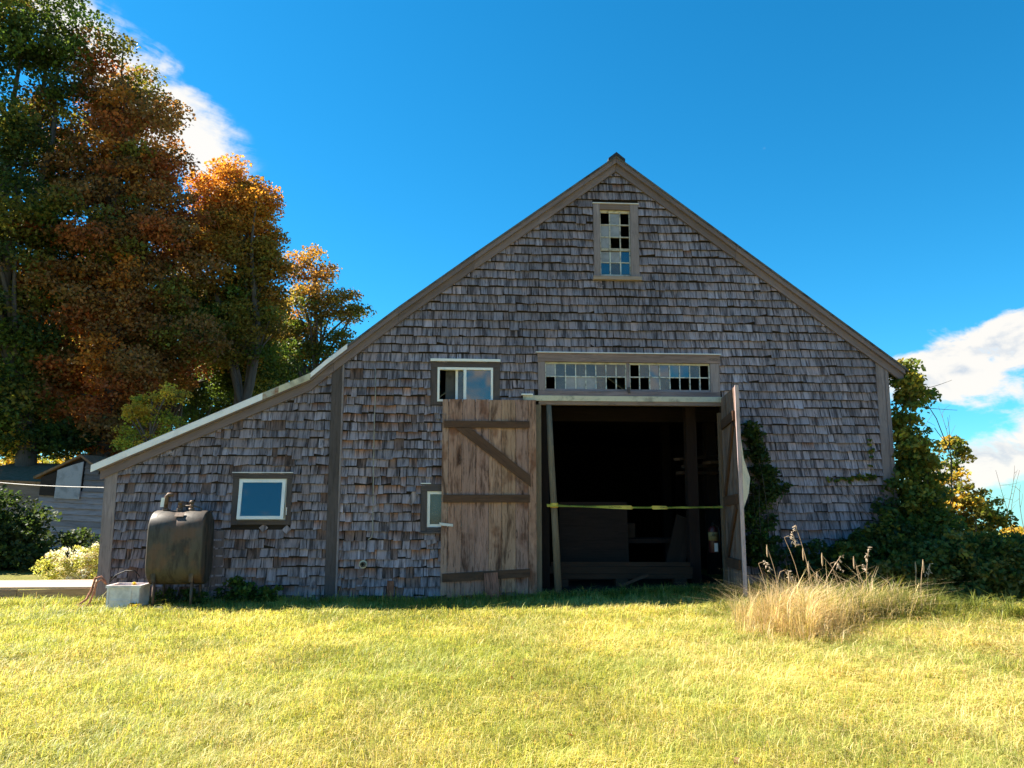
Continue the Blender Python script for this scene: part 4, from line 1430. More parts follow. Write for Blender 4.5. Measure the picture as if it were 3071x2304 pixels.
def crown(name, parent, C_, R_, per, size, pal, rng, mat=None, up=0.3, ratio=0.72, flat=0.75, droop=0.0):
    """pal(clump centres) -> colour per clump; every clump is a loose ball of leaves"""
    n = len(C_)
    cnt = np.maximum((per * (R_ / R_.mean()) ** 2).astype(int), 6)
    idx = np.repeat(np.arange(n), cnt)
    d = rng.normal(size=(len(idx), 3))
    d /= np.linalg.norm(d, axis=1, keepdims=True)
    d[:, 2] = np.where(rng.random(len(idx)) < 0.55, np.abs(d[:, 2]), d[:, 2])
    rr_ = rng.random(len(idx)) ** 0.42
    off = d * (R_[idx] * rr_)[:, None]
    off[:, 2] *= flat
    P = C_[idx] + off
    base = pal(C_)[idx] * 1.95
    col = base * rng.uniform(0.7, 1.3, (n, 1))[idx] * rng.uniform(0.72, 1.3, (len(idx), 1)) * (1 + rng.normal(0, 0.07, (len(idx), 3)))
    sz_ = size * rng.uniform(0.65, 1.3, len(idx))
    V, Fc = leaf_arrays(P, sz_, rng, up, ratio, droop)
    return np_mesh(name, V, Fc, np.repeat(np.clip(col, 0.003, 0.75), 4, 0), mat or M['leaf'], parent)


def limb(b, p0, p1, r0, r1, rng, sag=0.12, n=6, sides=7):
    p0, p1 = np.array(p0, float), np.array(p1, float)
    L = np.linalg.norm(p1 - p0)
    pts, rr_ = [], []
    w1 = rng.normal(size=3) * L * 0.05
    for i in range(n + 1):
        s = i / n
        p = p0 * (1 - s) + p1 * s + w1 * math.sin(math.pi * s)
        p[2] += L * sag * math.sin(math.pi * s)
        pts.append(p)
        rr_.append(r0 * (1 - s) + r1 * s)
    b.tube(pts, rr_, sides, cap=False)
    return pts


def mixpal(cols, wts, seed, zlo=None, zhi=None, grad=None):
    cols = np.array(cols)

    def f(C_):
        rg = np.random.default_rng(seed)
        n = len(C_)
        ph = vnoise(C_[:, 0] * 0.9 + C_[:, 1], C_[:, 2], seed, 0.35)
        u = np.clip(0.62 * rg.random(n) + 0.65 * (ph - 0.18), 0, 0.999)
        cw = np.cumsum(np.array(wts) / sum(wts))
        k_ = np.searchsorted(cw, u)
        c = cols[np.clip(k_, 0, len(cols) - 1)]
        if grad is not None:
            t_ = np.clip((C_[:, 2] - zlo) / (zhi - zlo), 0, 1)[:, None] ** 1.4
            t_ = np.clip(t_ + rg.normal(0, 0.18, (n, 1)), 0, 1)
            c = c * (1 - t_) + np.array(grad) * t_
        return c
    return f


def px_ell(px, py, rx, ry, y, depth=None):
    """ellipsoid whose outline in the photo is the given ellipse, standing at depth y"""
    c = W(px, py, y)
    e = W(px + rx, py, y)
    t_ = W(px, py - ry, y)
    a, h = abs(e[0] - c[0]), abs(t_[1] - c[1])
    return (c[0], y, c[1], a, depth or a * 0.9, h)


def maple(name, label, base_px, y, ells, nclump, per, pal, seed, leaf=0.15, rmin=0.5, rmax=1.0, tr=0.28, group='maples behind the barn', fork=0.28, nl=16, twigs=30):
    rng = np.random.default_rng(seed)
    es = [px_ell(*e[:4], y + (e[4] if len(e) > 4 else 0)) for e in ells]
    bx = W(base_px, 1500, y)[0]
    bz_ = float(gz(bx, y)) - 0.2
    root = empty(name, (bx, y, bz_))
    tag(root, label, 'tree', group)
    per, leaf = int(per * 1.5), leaf * 0.78
    C_, R_, pick = clumps(es, nclump, rng, rmin * 0.8, rmax * 0.85, 0.62)
    keep = C_[:, 2] > bz_ + 1.6
    C_, R_ = C_[keep], R_[keep]
    crown('crown', root, C_, R_, per, leaf, pal, rng, flat=0.68)
    b = B()
    topz = max(e[2] + e[5] * 0.15 for e in es)
    hx = np.mean([e[0] for e in es])
    fz = bz_ + (topz - bz_) * fork
    spine = limb(b, (bx, y, bz_), (bx * 0.7 + hx * 0.3, y, fz), tr, tr * 0.78, rng, 0.0, 5, 10)
    top_pt = (hx, y, topz)
    spine2 = limb(b, spine[-1], top_pt, tr * 0.7, 0.03, rng, 0.0, 8, 8)
    nodes = spine2[:-2]
    far = rng.choice(len(C_), min(nl, len(C_)), replace=False)
    ends = []
    for i in far:
        tgt = C_[i]
        cand = [q for q in nodes if q[2] < tgt[2] + 0.5] or [nodes[0]]
        st_ = cand[rng.integers(len(cand))]
        L = np.linalg.norm(tgt - st_)
        ends.append(limb(b, st_, tgt, min(0.035 + 0.018 * L, tr * 0.5), 0.018, rng, 0.10, 6, 6))
    for i in rng.choice(len(C_), min(twigs, len(C_)), replace=False):
        tgt = C_[i]
        best = min((q for e in ends for q in e[2:]), key=lambda q: np.linalg.norm(q - tgt) + 3.0 * (q[2] > tgt[2] + 0.4))
        limb(b, best, tgt, 0.030, 0.010, rng, 0.06, 4, 5)
    b.build('trunk', M['bark'], root, True)
    return root


GRN, DGRN, OLV = (0.050, 0.075, 0.014), (0.026, 0.042, 0.012), (0.095, 0.090, 0.018)
ORG, BRN, RST, YLW = (0.285, 0.120, 0.024), (0.140, 0.075, 0.026), (0.200, 0.068, 0.022), (0.300, 0.210, 0.030)

maple('maple_tree', 'tall dark green maple at the left edge reaching out of the top', 60, 12.5,
      [(30, 60, 210, 150), (170, 130, 110, 90), (20, 330, 200, 220), (-60, 600, 260, 260), (60, 820, 190, 260), (-120, 1000, 260, 240), (30, 1130, 200, 150), (60, 1270, 160, 80)], 390, 150,
      mixpal([DGRN, GRN, OLV, BRN], [4, 2.2, 2, 2.0], 1), 101, leaf=0.16, rmin=0.6, rmax=1.15, tr=0.34, nl=24, twigs=50)
maple('maple_tree', 'big rust and brown maple filling the left of the picture', 330, 13.5,
      [(330, 260, 120, 150), (420, 430, 130, 190), (250, 420, 150, 200), (330, 720, 230, 260), (470, 780, 150, 240), (230, 980, 220, 200), (470, 1040, 180, 150), (260, 1190, 190, 110), (330, 1300, 150, 60)], 500, 165,
      mixpal([GRN, OLV, BRN, RST, ORG], [1.6, 3.0, 4, 1.4, 1.4], 2), 102, leaf=0.155, rmin=0.55, rmax=1.05, tr=0.36, nl=28, twigs=70)
maple('maple_tree', 'orange-topped maple with green lower boughs in the middle of the row', 700, 15.5,
      [(665, 610, 95, 125), (745, 690, 95, 130), (650, 800, 150, 180), (780, 840, 75, 120), (700, 980, 150, 130)], 300, 150,
      mixpal([DGRN, GRN, OLV, BRN], [3, 3, 2, 1.5], 3, 6.0, 15.0, (0.33, 0.135, 0.022)), 103, leaf=0.15, rmin=0.5, rmax=0.95, tr=0.28, nl=22, twigs=50)
maple('maple_tree', 'small airy maple with orange top nearest the barn roof', 960, 19.0,
      [(915, 800, 65, 55), (975, 840, 45, 45), (1020, 930, 75, 50), (920, 930, 80, 90), (860, 1040, 100, 80), (980, 1040, 80, 60)], 150, 70,
      mixpal([GRN, OLV, YLW, ORG], [3, 3, 1.5, 1], 4, 8.0, 13.5, (0.36, 0.15, 0.04)), 104, leaf=0.15, rmin=0.4, rmax=0.8, tr=0.16, nl=26, twigs=50)
maple('maple_tree', 'dark spreading maple low behind the shed and the lean-to roof', 560, 17.5,
      [(560, 1080, 190, 140), (300, 1120, 200, 120), (760, 1090, 130, 110), (130, 1180, 160, 110)], 260, 130,
      mixpal([DGRN, GRN, OLV, BRN], [5, 3, 1.2, 1.4], 5), 105, leaf=0.15, rmin=0.5, rmax=0.95, tr=0.24, nl=20, twigs=40)
maple('maple_sapling', 'small yellow-green sapling catching sunlight above the lean-to eave', 480, 10.0,
      [(430, 1235, 48, 42), (510, 1205, 50, 45), (465, 1275, 65, 35), (380, 1320, 65, 42), (470, 1335, 60, 30)], 60, 60,
      mixpal([(0.16, 0.17, 0.025), YLW, OLV], [3, 3, 1], 6), 106, leaf=0.10, rmin=0.25, rmax=0.45, tr=0.06, group='', nl=10, twigs=14, fork=0.4)


for i_, (bpx, yy, es_, lab_) in enumerate((
        (90, 24.0, [(90, 1000, 170, 200), (60, 1230, 200, 150)], 'dark background tree behind the leftmost maple'),
        (330, 25.0, [(330, 1010, 170, 180), (320, 1230, 180, 130)], 'dark background tree behind the rust-brown maple'),
        (570, 26.0, [(560, 1000, 160, 170), (580, 1200, 170, 130)], 'dark background tree showing between the rust and orange maples'),
        (800, 27.0, [(790, 1010, 100, 110), (800, 1150, 140, 110)], 'dark background tree low behind the orange-topped maple'))):
    maple('background_tree', lab_, bpx, yy, es_, 150, 120, mixpal([DGRN, GRN, OLV, YLW], [4, 3, 1.5, 0.6], 40 + i_), 120 + i_, leaf=0.20, rmin=0.7, rmax=1.3, tr=0.2, group='background trees', nl=14, twigs=20)


def shrub(name, label, cat, ells, nclump, per, pal, seed, leaf=0.09, rmin=0.15, rmax=0.35, group=None, stems=8, base=None, up=0.3, sr=0.012, ratio=0.72, droop=0.0, shell=0.45):
    rng = np.random.default_rng(seed)
    C_, R_, _ = clumps(ells, nclump, rng, rmin, rmax, shell)
    bx, by = base if base else (np.mean([e[0] for e in ells]), np.mean([e[1] for e in ells]))
    g0 = float(gz(bx, by))
    root = empty(name, (bx, by, g0))
    tag(root, label, cat, group)
    keep = C_[:, 2] > gz(C_[:, 0], C_[:, 1]) + 0.02
    C_, R_ = C_[keep], R_[keep]
    crown('foliage', root, C_, R_, per, leaf, pal, rng, up=up, ratio=ratio, droop=droop)
    b = B()
    for i in rng.choice(len(C_), min(stems, len(C_)), replace=False):
        s_ = (bx + rng.normal(0, 0.12), by + rng.normal(0, 0.06), g0 - 0.05)
        limb(b, s_, C_[i], sr, sr * 0.4, rng, 0.05, 5, 5)
    b.build('stems', M['bark'], root, True)
    return root


# flowers behind the deck, brush behind the shed
shrub('flowering_bush', 'bright sunlit bush with small pale flowers behind the deck', 'bush',
      [(-7.05, 2.30, 0.42, 0.55, 0.4, 0.42), (-6.45, 2.25, 0.40, 0.45, 0.4, 0.40), (-6.0, 2.2, 0.35, 0.35, 0.35, 0.35), (-6.3, 2.3, 0.68, 0.15, 0.15, 0.22)], 170, 60,
      mixpal([(0.13, 0.165, 0.035), (0.22, 0.22, 0.06), (0.46, 0.40, 0.30)], [4, 3, 1.6], 8), 201, leaf=0.042, rmin=0.07, rmax=0.15, stems=30, sr=0.006)
shrub('wild_brush', 'dark bushy thicket in shade left of the shed', 'bush',
      [px_ell(40, 1620, 75, 115, 5.5, 0.8), px_ell(-60, 1600, 110, 140, 5.5, 0.9), px_ell(110, 1690, 60, 50, 5.2, 0.6), px_ell(230, 1660, 90, 45, 6.0, 0.5)], 150, 110, mixpal([DGRN, GRN], [3, 1], 9), 202, leaf=0.10, rmin=0.25, rmax=0.5, stems=12)
shrub('wild_brush', 'sunlit yellow-green brush rising over the shed roof', 'bush',
      [(-12.2, 14.2, 2.3, 2.2, 1.0, 1.1), (-9.3, 14.0, 2.2, 1.8, 1.0, 1.0), (-14.8, 14.0, 2.2, 1.6, 1.0, 1.0)], 110, 110, mixpal([(0.16, 0.17, 0.03), YLW, OLV], [3, 2, 2], 10), 203, leaf=0.13, rmin=0.3, rmax=0.6, stems=12)
shrub('weed_plant', 'low dark green weeds under the lean-to window by the tank', 'plant',
      [(-3.35, -0.20, 0.18, 0.35, 0.15, 0.20), (-2.85, -0.18, 0.12, 0.4, 0.12, 0.12)], 40, 34, mixpal([DGRN, GRN], [1, 2], 11), 204, leaf=0.06, rmin=0.06, rmax=0.12, stems=10, sr=0.004)
shrub('weed_plant', 'small yellow-leaved sprig between the tub and the tank', 'plant',
      [(-4.70, -0.62, 0.22, 0.05, 0.05, 0.17), (-4.62, -0.72, 0.05, 0.22, 0.1, 0.06)], 14, 14, mixpal([YLW, (0.22, 0.23, 0.04)], [2, 1], 12), 205, leaf=0.055, rmin=0.03, rmax=0.06, stems=6, sr=0.004)

shrub('wild_brush', 'dark leafy bush standing right behind the shed roof', 'bush',
      [px_ell(40, 1310, 120, 60, 12.3, 0.8), px_ell(190, 1325, 90, 45, 12.6, 0.7)], 90, 110, mixpal([DGRN, GRN, OLV, YLW], [3, 2, 1, 0.8], 14), 206, leaf=0.11, rmin=0.25, rmax=0.5, stems=14)
shrub('weed_plant', 'dark weeds in the shade under the oil tank', 'plant',
      [(-4.15, -0.30, 0.10, 0.40, 0.12, 0.14)], 30, 30, mixpal([DGRN, GRN], [3, 1], 15), 207, leaf=0.05, rmin=0.06, rmax=0.11, stems=8, sr=0.004)

# ------------------------------------------------------------------ shed
shed = empty('old_shed', (-10.3, 9.0, 0.3))
tag(shed, 'small sagging clapboard shed under the maples left of the barn', 'shed')
M['clap'] = wood('faded_clapboard', (0.30, 0.275, 0.285), (0.12, 0.10, 0.10), 0.6, 0.5, bump=0.2)
SHT = Matrix.Translation((-10.3, 9.0, 0.3)) @ Matrix.Rotation(rad(2.2), 4, 'Y') @ Matrix.Rotation(rad(-12), 4, 'Z')
sx0, sx1, seave, sapex, sdeep = -1.02, 1.02, 1.85, 2.40, 3.2


def shed_part(name, mat, parent, fn):
    b = B()
    fn(b)
    b.v = [tuple(SHT @ Vector(v)) for v in b.v]
    return b.build(name, mat, parent)


gwall = shed_part('gable_wall', M['sheath'], shed, lambda b: b.prism([(sx0, -0.4), (sx1, -0.4), (sx1, seave), (0.12, sapex), (sx0, seave)], 0.0, 0.06, gdir=(1, 0)))
nb = 17
for i in range(nb):
    z0 = -0.2 + i * 0.155
    zt = z0 + 0.17
    lo_x, hi_x = sx0, sx1
    if z0 > seave - 0.12:
        f_ = (z0 + 0.10 - seave) / (sapex - seave)
        lo_x, hi_x = sx0 + (0.12 - sx0) * max(f_, 0), sx1 - (sx1 - 0.12) * max(f_, 0)
    if z0 > 1.35 and i < nb:
        segs = [(max(lo_x, 0.25), hi_x)]
    else:
        segs = [(lo_x, hi_x)]
    for a, e in segs:
        if e - a < 0.08:
            continue
        c_ = random.uniform(0.62, 1.05) * (0.55 if z0 > 1.35 else 1.0)
        shed_part('clapboard', M['clap'], gwall, lambda b: b.obox(((a + e) / 2, -0.030, (z0 + zt) / 2), (1, 0, 0), Vector((0, 1, -0.22)).normalized(), Vector((0, 0.22, 1)).normalized(), e - a, 0.022, zt - z0, col=(c_, c_ * 0.97, c_), jit=0.008))
shed_part('patch_sheet', plain('grey_patch_sheet', (0.30, 0.30, 0.335), 0.7, 0.2, 0.2, 4.0), gwall, lambda b: b.prism([(-0.52, 1.30), (0.22, 1.30), (0.22, 2.30), (-0.10, 2.20), (-0.52, 2.05)], -0.095, -0.075))
shed_part('patch_sheet', M['sheath'], gwall, lambda b: b.prism([(-0.98, 1.36), (-0.54, 1.36), (-0.54, 2.0), (-0.98, 1.84)], -0.09, -0.07))
shed_part('side_wall', M['clap'], shed, lambda b: b.box(sx0, sx0 + 0.06, 0.07, sdeep, -0.4, seave, along=1, col=(0.5, 0.48, 0.47)))
shed_part('side_wall', M['clap'], shed, lambda b: b.box(sx1 - 0.06, sx1, 0.07, sdeep, -0.4, seave, along=1))
shed_part('back_wall', M['sheath'], shed, lambda b: b.prism([(sx0, -0.4), (sx1, -0.4), (sx1, seave), (0.12, sapex), (sx0, seave)], sdeep, sdeep + .05))
M['mossroof'] = plain('mossy_shingle_roof', (0.20, 0.125, 0.085), 0.98, 0.0, 0.5, 9.0, alt=(0.10, 0.075, 0.035))
rfs = shed_part('roof', M['mossroof'], shed, lambda b: b.prism([(sx0 - 0.16, seave - 0.06), (0.12, sapex + 0.03), (0.12, sapex + 0.09), (sx0 - 0.18, seave)], -0.12, sdeep + 0.15))
shed_part('roof', M['mossroof'], shed, lambda b: b.prism([(0.121, sapex + 0.03), (sx1 + 0.16, seave - 0.07), (sx1 + 0.18, seave - 0.01), (0.121, sapex + 0.09)], -0.12, sdeep + 0.15))
# lower wing of the shed running to the left
shed_part('wing_wall', M['clap'], shed, lambda b: b.box(-4.2, sx0 - 0.02, 0.35, 0.42, -0.4, 1.75, col=(0.55, 0.5, 0.48)))
shed_part('wing_roof', M['mossroof'], shed, lambda b: b.obox((-2.7, 1.5, 1.98), (1, 0, 0), Vector((0, 1, 0.22)).normalized(), Vector((0, -0.22, 1)).normalized(), 3.1, 2.7, 0.07))

# overhead cable to the barn corner
b = B()
c0, c1 = W(-40, 1428, 2.5), (XL - 0.02, 0.9)
ptsw = []
for i in range(13):
    s = i / 12
    x = -9.6 * (1 - s) + (XL - 0.02) * s
    y = 2.5 * (1 - s) + 0.5 * s
    z0_, z1_ = 2.02, 1.78
    ptsw.append((x, y, z0_ * (1 - s) + z1_ * s - 0.05 * math.sin(math.pi * s)))
b.tube(ptsw, 0.0065, 6)
single('cable_run', 'pale cable strung from the left to the lean-to corner', 'cable', b, plain('pale_wire', (0.5, 0.47, 0.45), 0.5, 0.3), smooth=True)

# ================================================================== growth at the right
vpal = mixpal([DGRN, (0.034, 0.052, 0.012), GRN], [3, 2, 1.2], 21)
shrub('climbing_vine', 'dark green vine climbing the shingles beside the right door leaf', 'vine',
      [px_ell(2256, 1290, 26, 50, -0.12, 0.08), px_ell(2262, 1370, 36, 55, -0.12, 0.09), px_ell(2285, 1455, 52, 55, -0.12, 0.10), px_ell(2340, 1470, 26, 22, -0.1, 0.05), px_ell(2270, 1550, 48, 65, -0.13, 0.12), px_ell(2285, 1650, 62, 65, -0.18, 0.16)], 170, 36,
      vpal, 301, leaf=0.062, rmin=0.07, rmax=0.16, stems=16, base=(5.15, -0.12), sr=0.008, droop=0.6)
mp2 = mixpal([DGRN, (0.06, 0.078, 0.015), (0.12, 0.11, 0.020), (0.20, 0.165, 0.028)], [1.6, 3, 2.6, 1.6], 22)
shrub('climbing_vine', 'tall vine draped over the right corner of the barn', 'vine',
      [px_ell(2708, 1150, 36, 55, 0.1, 0.25), px_ell(2742, 1180, 36, 30, 0.1, 0.2), px_ell(2716, 1265, 38, 70, 0.1, 0.3), px_ell(2735, 1370, 55, 85, 0.0, 0.35), px_ell(2755, 1480, 82, 90, -0.1, 0.4), px_ell(2745, 1590, 125, 95, -0.25, 0.45), px_ell(2690, 1670, 170, 85, -0.4, 0.45), px_ell(2590, 1690, 110, 60, -0.5, 0.3)], 380, 60,
      mp2, 302, leaf=0.080, rmin=0.12, rmax=0.26, stems=24, base=(7.7, -0.1), sr=0.014, droop=0.5)
shrub('climbing_vine', 'thin vine runner creeping sideways over the shingles by the right corner', 'vine',
      [px_ell(2600, 1432, 55, 10, -0.06, 0.03), px_ell(2610, 1360, 8, 45, -0.06, 0.03), px_ell(2520, 1440, 40, 6, -0.06, 0.03)], 40, 8,
      mp2, 306, leaf=0.060, rmin=0.03, rmax=0.06, stems=12, base=(7.3, -0.06), sr=0.005, droop=0.5)
shrub('wild_shrub', 'golden-lit shrub with bare twigs right of the corner vine', 'bush',
      [px_ell(2858, 1355, 36, 65, 3.0, 0.3), px_ell(2845, 1460, 75, 70, 3.0, 0.5), px_ell(2880, 1540, 95, 80, 3.0, 0.6), px_ell(2950, 1560, 70, 60, 3.0, 0.5), px_ell(2900, 1650, 130, 70, 2.9, 0.6)], 200, 40,
      mixpal([GRN, OLV, YLW, (0.36, 0.20, 0.05)], [1.5, 2.5, 3, 1.2], 23), 303, leaf=0.085, rmin=0.10, rmax=0.22, stems=30, base=(10.5, 3.0), sr=0.014)
shrub('wild_shrub', 'dark low thicket in shade at the right edge', 'bush',
      [px_ell(2870, 1680, 140, 80, -1.1, 0.5), px_ell(3020, 1690, 130, 80, -1.2, 0.5), px_ell(2720, 1740, 110, 75, -1.2, 0.5), px_ell(2860, 1735, 130, 85, -1.4, 0.5), px_ell(3000, 1735, 125, 85, -1.5, 0.5), px_ell(2800, 1810, 90, 50, -1.7, 0.35), px_ell(2960, 1825, 120, 55, -1.9, 0.35), px_ell(2870, 1825, 110, 50, -2.1, 0.3), px_ell(3010, 1840, 110, 48, -2.2, 0.3), px_ell(3140, 1770, 120, 90, -1.7, 0.5), px_ell(3300, 1770, 150, 90, -1.7, 0.5)], 600, 56,
      mixpal([DGRN, (0.050, 0.062, 0.014), (0.105, 0.09, 0.020)], [2, 3, 2], 24), 304, leaf=0.08, rmin=0.12, rmax=0.24, stems=30, base=(9.4, -0.8), sr=0.008)
shrub('wild_shrub', 'low tangled growth along the foot of the wall right of the doorway', 'bush',
      [(5.7, -0.35, 0.50, 0.5, 0.25, 0.45), (6.4, -0.4, 0.55, 0.5, 0.3, 0.50), (7.0, -0.5, 0.65, 0.5, 0.3, 0.55)], 190, 48,
      mixpal([DGRN, (0.045, 0.06, 0.013), (0.09, 0.07, 0.02)], [3, 2, 1], 25), 305, leaf=0.075, rmin=0.10, rmax=0.2, stems=20, base=(6.3, -0.35), sr=0.006)
for i, (x, y, s_, lab) in enumerate(((18.0, 11.5, 0.85, 'sunlit yellow-green bush down the slope next to the golden shrub'), (20.0, 12.0, 1.25, 'sunlit yellow-green bush down the slope at the right edge'), (23.5, 13.0, 1.4, 'sunlit bush down the slope just outside the right edge'))):
    g0 = float(gz(x, y))
    shrub('field_bush', lab, 'bush', [(x, y, g0 + 0.7 * s_, 1.5 * s_, 1.0, 0.85 * s_), (x + 0.8, y, g0 + 0.95 * s_, 0.9 * s_, 0.8, 0.65 * s_)], 90, 80,
          mixpal([(0.19, 0.18, 0.03), YLW, OLV, (0.33, 0.17, 0.03)], [3, 3, 2, 0.8], 26 + i), 310 + i, leaf=0.12, rmin=0.2, rmax=0.42, group='bushes down the slope', stems=10)
# bare twigs standing out of the growth
rng = np.random.default_rng(55)
tw_root = empty('bare_twigs', (10.6, 3.0, float(gz(10.6, 3.0))))
tag(tw_root, 'bare twigs standing up out of the golden-lit shrub', 'twigs')
for x, y, z0_, h in ((9.85, 3.0, 2.4, 1.0), (10.35, 3.0, 2.7, 0.85), (11.6, 3.0, 1.2, 1.0), (11.9, 3.0, 1.0, 0.9), (11.75, 3.0, 1.0, 1.2), (11.3, 3.0, 1.3, 1.0)):
    b = B()
    tip = (x + rng.normal(0, 0.25), y, z0_ + h)
    pts = limb(b, (x, y, z0_ - 0.5), tip, 0.008, 0.003, rng, 0.02, 6, 4)
    for q in (3, 4, 5):
        limb(b, pts[q], np.array(pts[q]) + rng.normal(0, 0.16, 3) + np.array([0, 0, 0.12]), 0.004, 0.002, rng, 0.02, 3, 4)
    b.build('twig', M['bark'], tw_root)
tn_root = empty('bare_tendrils', (7.9, -0.05, 0.2))
tag(tn_root, 'bare tendrils reaching out from the corner vine under the eave', 'twigs')
for p0, p1 in (((7.85, -0.05, 3.45), (8.45, -0.1, 3.62)), ((7.9, -0.05, 3.15), (8.5, -0.1, 3.10)), ((8.1, -.05, 2.8), (8.65, -.1, 2.2)), ((8.2, 0.0, 1.9), (8.45, 0.1, 3.0))):
    b = B()
    limb(b, p0, p1, 0.006, 0.003, rng, 0.06, 6, 4)
    b.build('tendril', M['bark'], tn_root)

# ================================================================== grass
def blades(n, P, H, Wd, lean, cols, rng, bend=0.5, dirs=None):
    """tapered, bent blades; P (n,3) roots"""
    az_ = rng.uniform(0, 2 * math.pi, n) if dirs is None else dirs
    fx, fy = np.cos(az_), np.sin(az_)
    sx_, sy_ = -fy, fx
    V = np.zeros((n, 5, 3))
    f = np.stack([fx, fy, np.zeros(n)], 1)
    s = np.stack([sx_, sy_, np.zeros(n)], 1)
    mid = P + f * (H * lean * 0.35)[:, None] + np.array([0, 0, 1]) * (H * 0.58)[:, None]
    tip = P + f * (H * lean * (1 + bend))[:, None] + np.array([0, 0, 1]) * (H * np.clip(1.0 - 0.35 * lean, 0.3, 1))[:, None]
    hw = (Wd * 0.5)[:, None]
    V[:, 0], V[:, 1] = P - s * hw, P + s * hw
    V[:, 2], V[:, 3] = mid - s * hw * 0.8, mid + s * hw * 0.8
    V[:, 4] = tip
    i = np.arange(n)[:, None] * 5
    Fc = np.concatenate([i + np.array([[0, 1, 3]]), i + np.array([[0, 3, 2]]), i + np.array([[2, 3, 4]])], 0)
    C5 = np.repeat(cols, 5, 0).reshape(n, 5, 3)
    C5[:, 4] *= 1.12
    return V.reshape(-1, 3), Fc, C5.reshape(-1, 3)


def lawn():
    rng = np.random.default_rng(77)
    N = 1500000
    x = rng.uniform(-12.5, 13.5, N)
    y = rng.uniform(-10.2, 3.0, N)
    d = np.hypot(x - CAM[0], y - CAM[1])
    a = np.degrees(np.arctan2(x, y - CAM[1])) - 4.0
    rho = 9000 * (4.6 / np.maximum(d, 3.0)) ** 1.45
    rho *= np.where(np.abs(a) < 40, 1.0, 0.15)
    keep = rng.random(N) < rho / (N / (26.0 * 13.2)) * 1.0
    keep &= ~((x > XL + 0.1) & (x < XR) & (y > -0.03))
    keep &= ~((x < -5.62) & (y > 0.62))
    keep &= ~((x > XR) & (y > 0.5))
    x, y, d = x[keep], y[keep], d[keep]
    n = len(x)
    pn = vnoise(x, y, 5, 0.55) * 0.55 + vnoise(x, y, 6, 1.9) * 0.45
    pn = np.clip(0.5 + (pn - 0.5) * 1.1, 0, 1)
    pn2 = vnoise(x, y, 8, 0.9)
    fine = vnoise(x, y, 9, 4.5)
    right = np.clip((x - 1.5 - (-(y + 6)) * 0.15) / 4.0, 0, 1) * np.clip((-1.0 - y) / 3.0, 0, 1)
    H = rng.uniform(0.04, 0.105, n) * (0.7 + 0.7 * fine) * (1 + 0.8 * right * pn2)
    foot = (y > -0.35) & (y < 0.1)
    H[foot] *= 1.6
    Wd = rng.uniform(0.0026, 0.0050, n) * (np.maximum(d, 4.0) / 4.6) ** 0.75
    lean = np.abs(rng.normal(0.75, 0.4, n)) * (1 + 0.4 * right)
    flow = vnoise(x, y, 12, 0.8) * 7.0 + vnoise(x, y, 13, 2.6) * 3.0 + rng.normal(0, 1.5, n)
    lng = rng.random(n) < 0.07
    H[lng] *= 1.55
    g1, g2, g3, g4 = np.array([0.320, 0.345, 0.075]), np.array([0.530, 0.465, 0.120]), np.array([0.68, 0.56, 0.26]), np.array([0.56, 0.36, 0.15])
    u = rng.random(n)
    dry = np.clip(0.10 + 0.55 * (pn - 0.45) + 0.30 * right, 0.03, 0.75)
    ylw = np.clip(0.42 + 0.9 * (pn - 0.5), 0.1, 0.9)
    cols = np.where((u < dry)[:, None], g3, np.where((rng.random(n) < ylw)[:, None], g2, g1))
    cols = np.where((rng.random(n) < 0.03 + 0.09 * right * pn2)[:, None], g4, cols)
    cols = cols * rng.uniform(0.75, 1.25, (n, 1)) * (0.88 + 0.24 * pn2[:, None])
    P = np.stack([x, y, gz(x, y) - 0.004], 1)
    V, Fc, C5 = blades(n, P, H, Wd, lean, cols, rng, dirs=flow)
    o_ = np_mesh('lawn_grass', V, Fc, C5, M['blade'])
    tag(o_, 'short sunlit yellow-green lawn grass in front of the barn', 'grass', kind='stuff')
    print('lawn blades', n)


lawn()


def tall_grass(name, label, spots, seed, pal, hmin, hmax, lean=0.35, wid=0.006, stuff=True):
    """spots: (x, y, rx, ry, count)"""
    rng = np.random.default_rng(seed)
    xs, ys = [], []
    ds, hs_ = [], []
    for x, y, rx_, ry_, c_ in spots:
        nt = max(c_ // 45, 4)                              # tufts, each fanning out from its crown
        cx_, cy_ = x + rng.normal(0, rx_ * 0.55, nt), y + rng.normal(0, ry_ * 0.55, nt)
        th_ = rng.uniform(0.45, 1.15, nt) * np.clip(1.25 - 0.5 * np.hypot((cx_ - x) / rx_, (cy_ - y) / ry_), 0.4, 1.2)
        k_ = rng.integers(0, nt, c_)
        ox, oy = rng.normal(0, 0.045, c_), rng.normal(0, 0.045, c_)
        xs.append(cx_[k_] + ox)
        ys.append(cy_[k_] + oy)
        ds.append(np.arctan2(oy, ox) + rng.normal(0, 0.5, c_))
        hs_.append(th_[k_])
    x, y, dirs, th_ = np.concatenate(xs), np.concatenate(ys), np.concatenate(ds), np.concatenate(hs_)
    n = len(x)
    hn = vnoise(x, y, seed, 2.6)
    H = rng.uniform(hmin, hmax, n) * (0.7 + 0.5 * hn) * th_
    cols = np.array(pal)[rng.integers(0, len(pal), n)] * rng.uniform(0.7, 1.25, (n, 1))
    P = np.stack([x, y, gz(x, y) - 0.01], 1)
    V, Fc, C5 = blades(n, P, H, rng.uniform(0.6, 1.3, n) * wid, np.abs(rng.normal(lean, 0.25, n)), cols, rng, bend=0.8, dirs=dirs)
    o_ = np_mesh(name, V, Fc, C5, M['blade'])
    tag(o_, label, 'grass', kind='stuff' if stuff else None)
    return o_


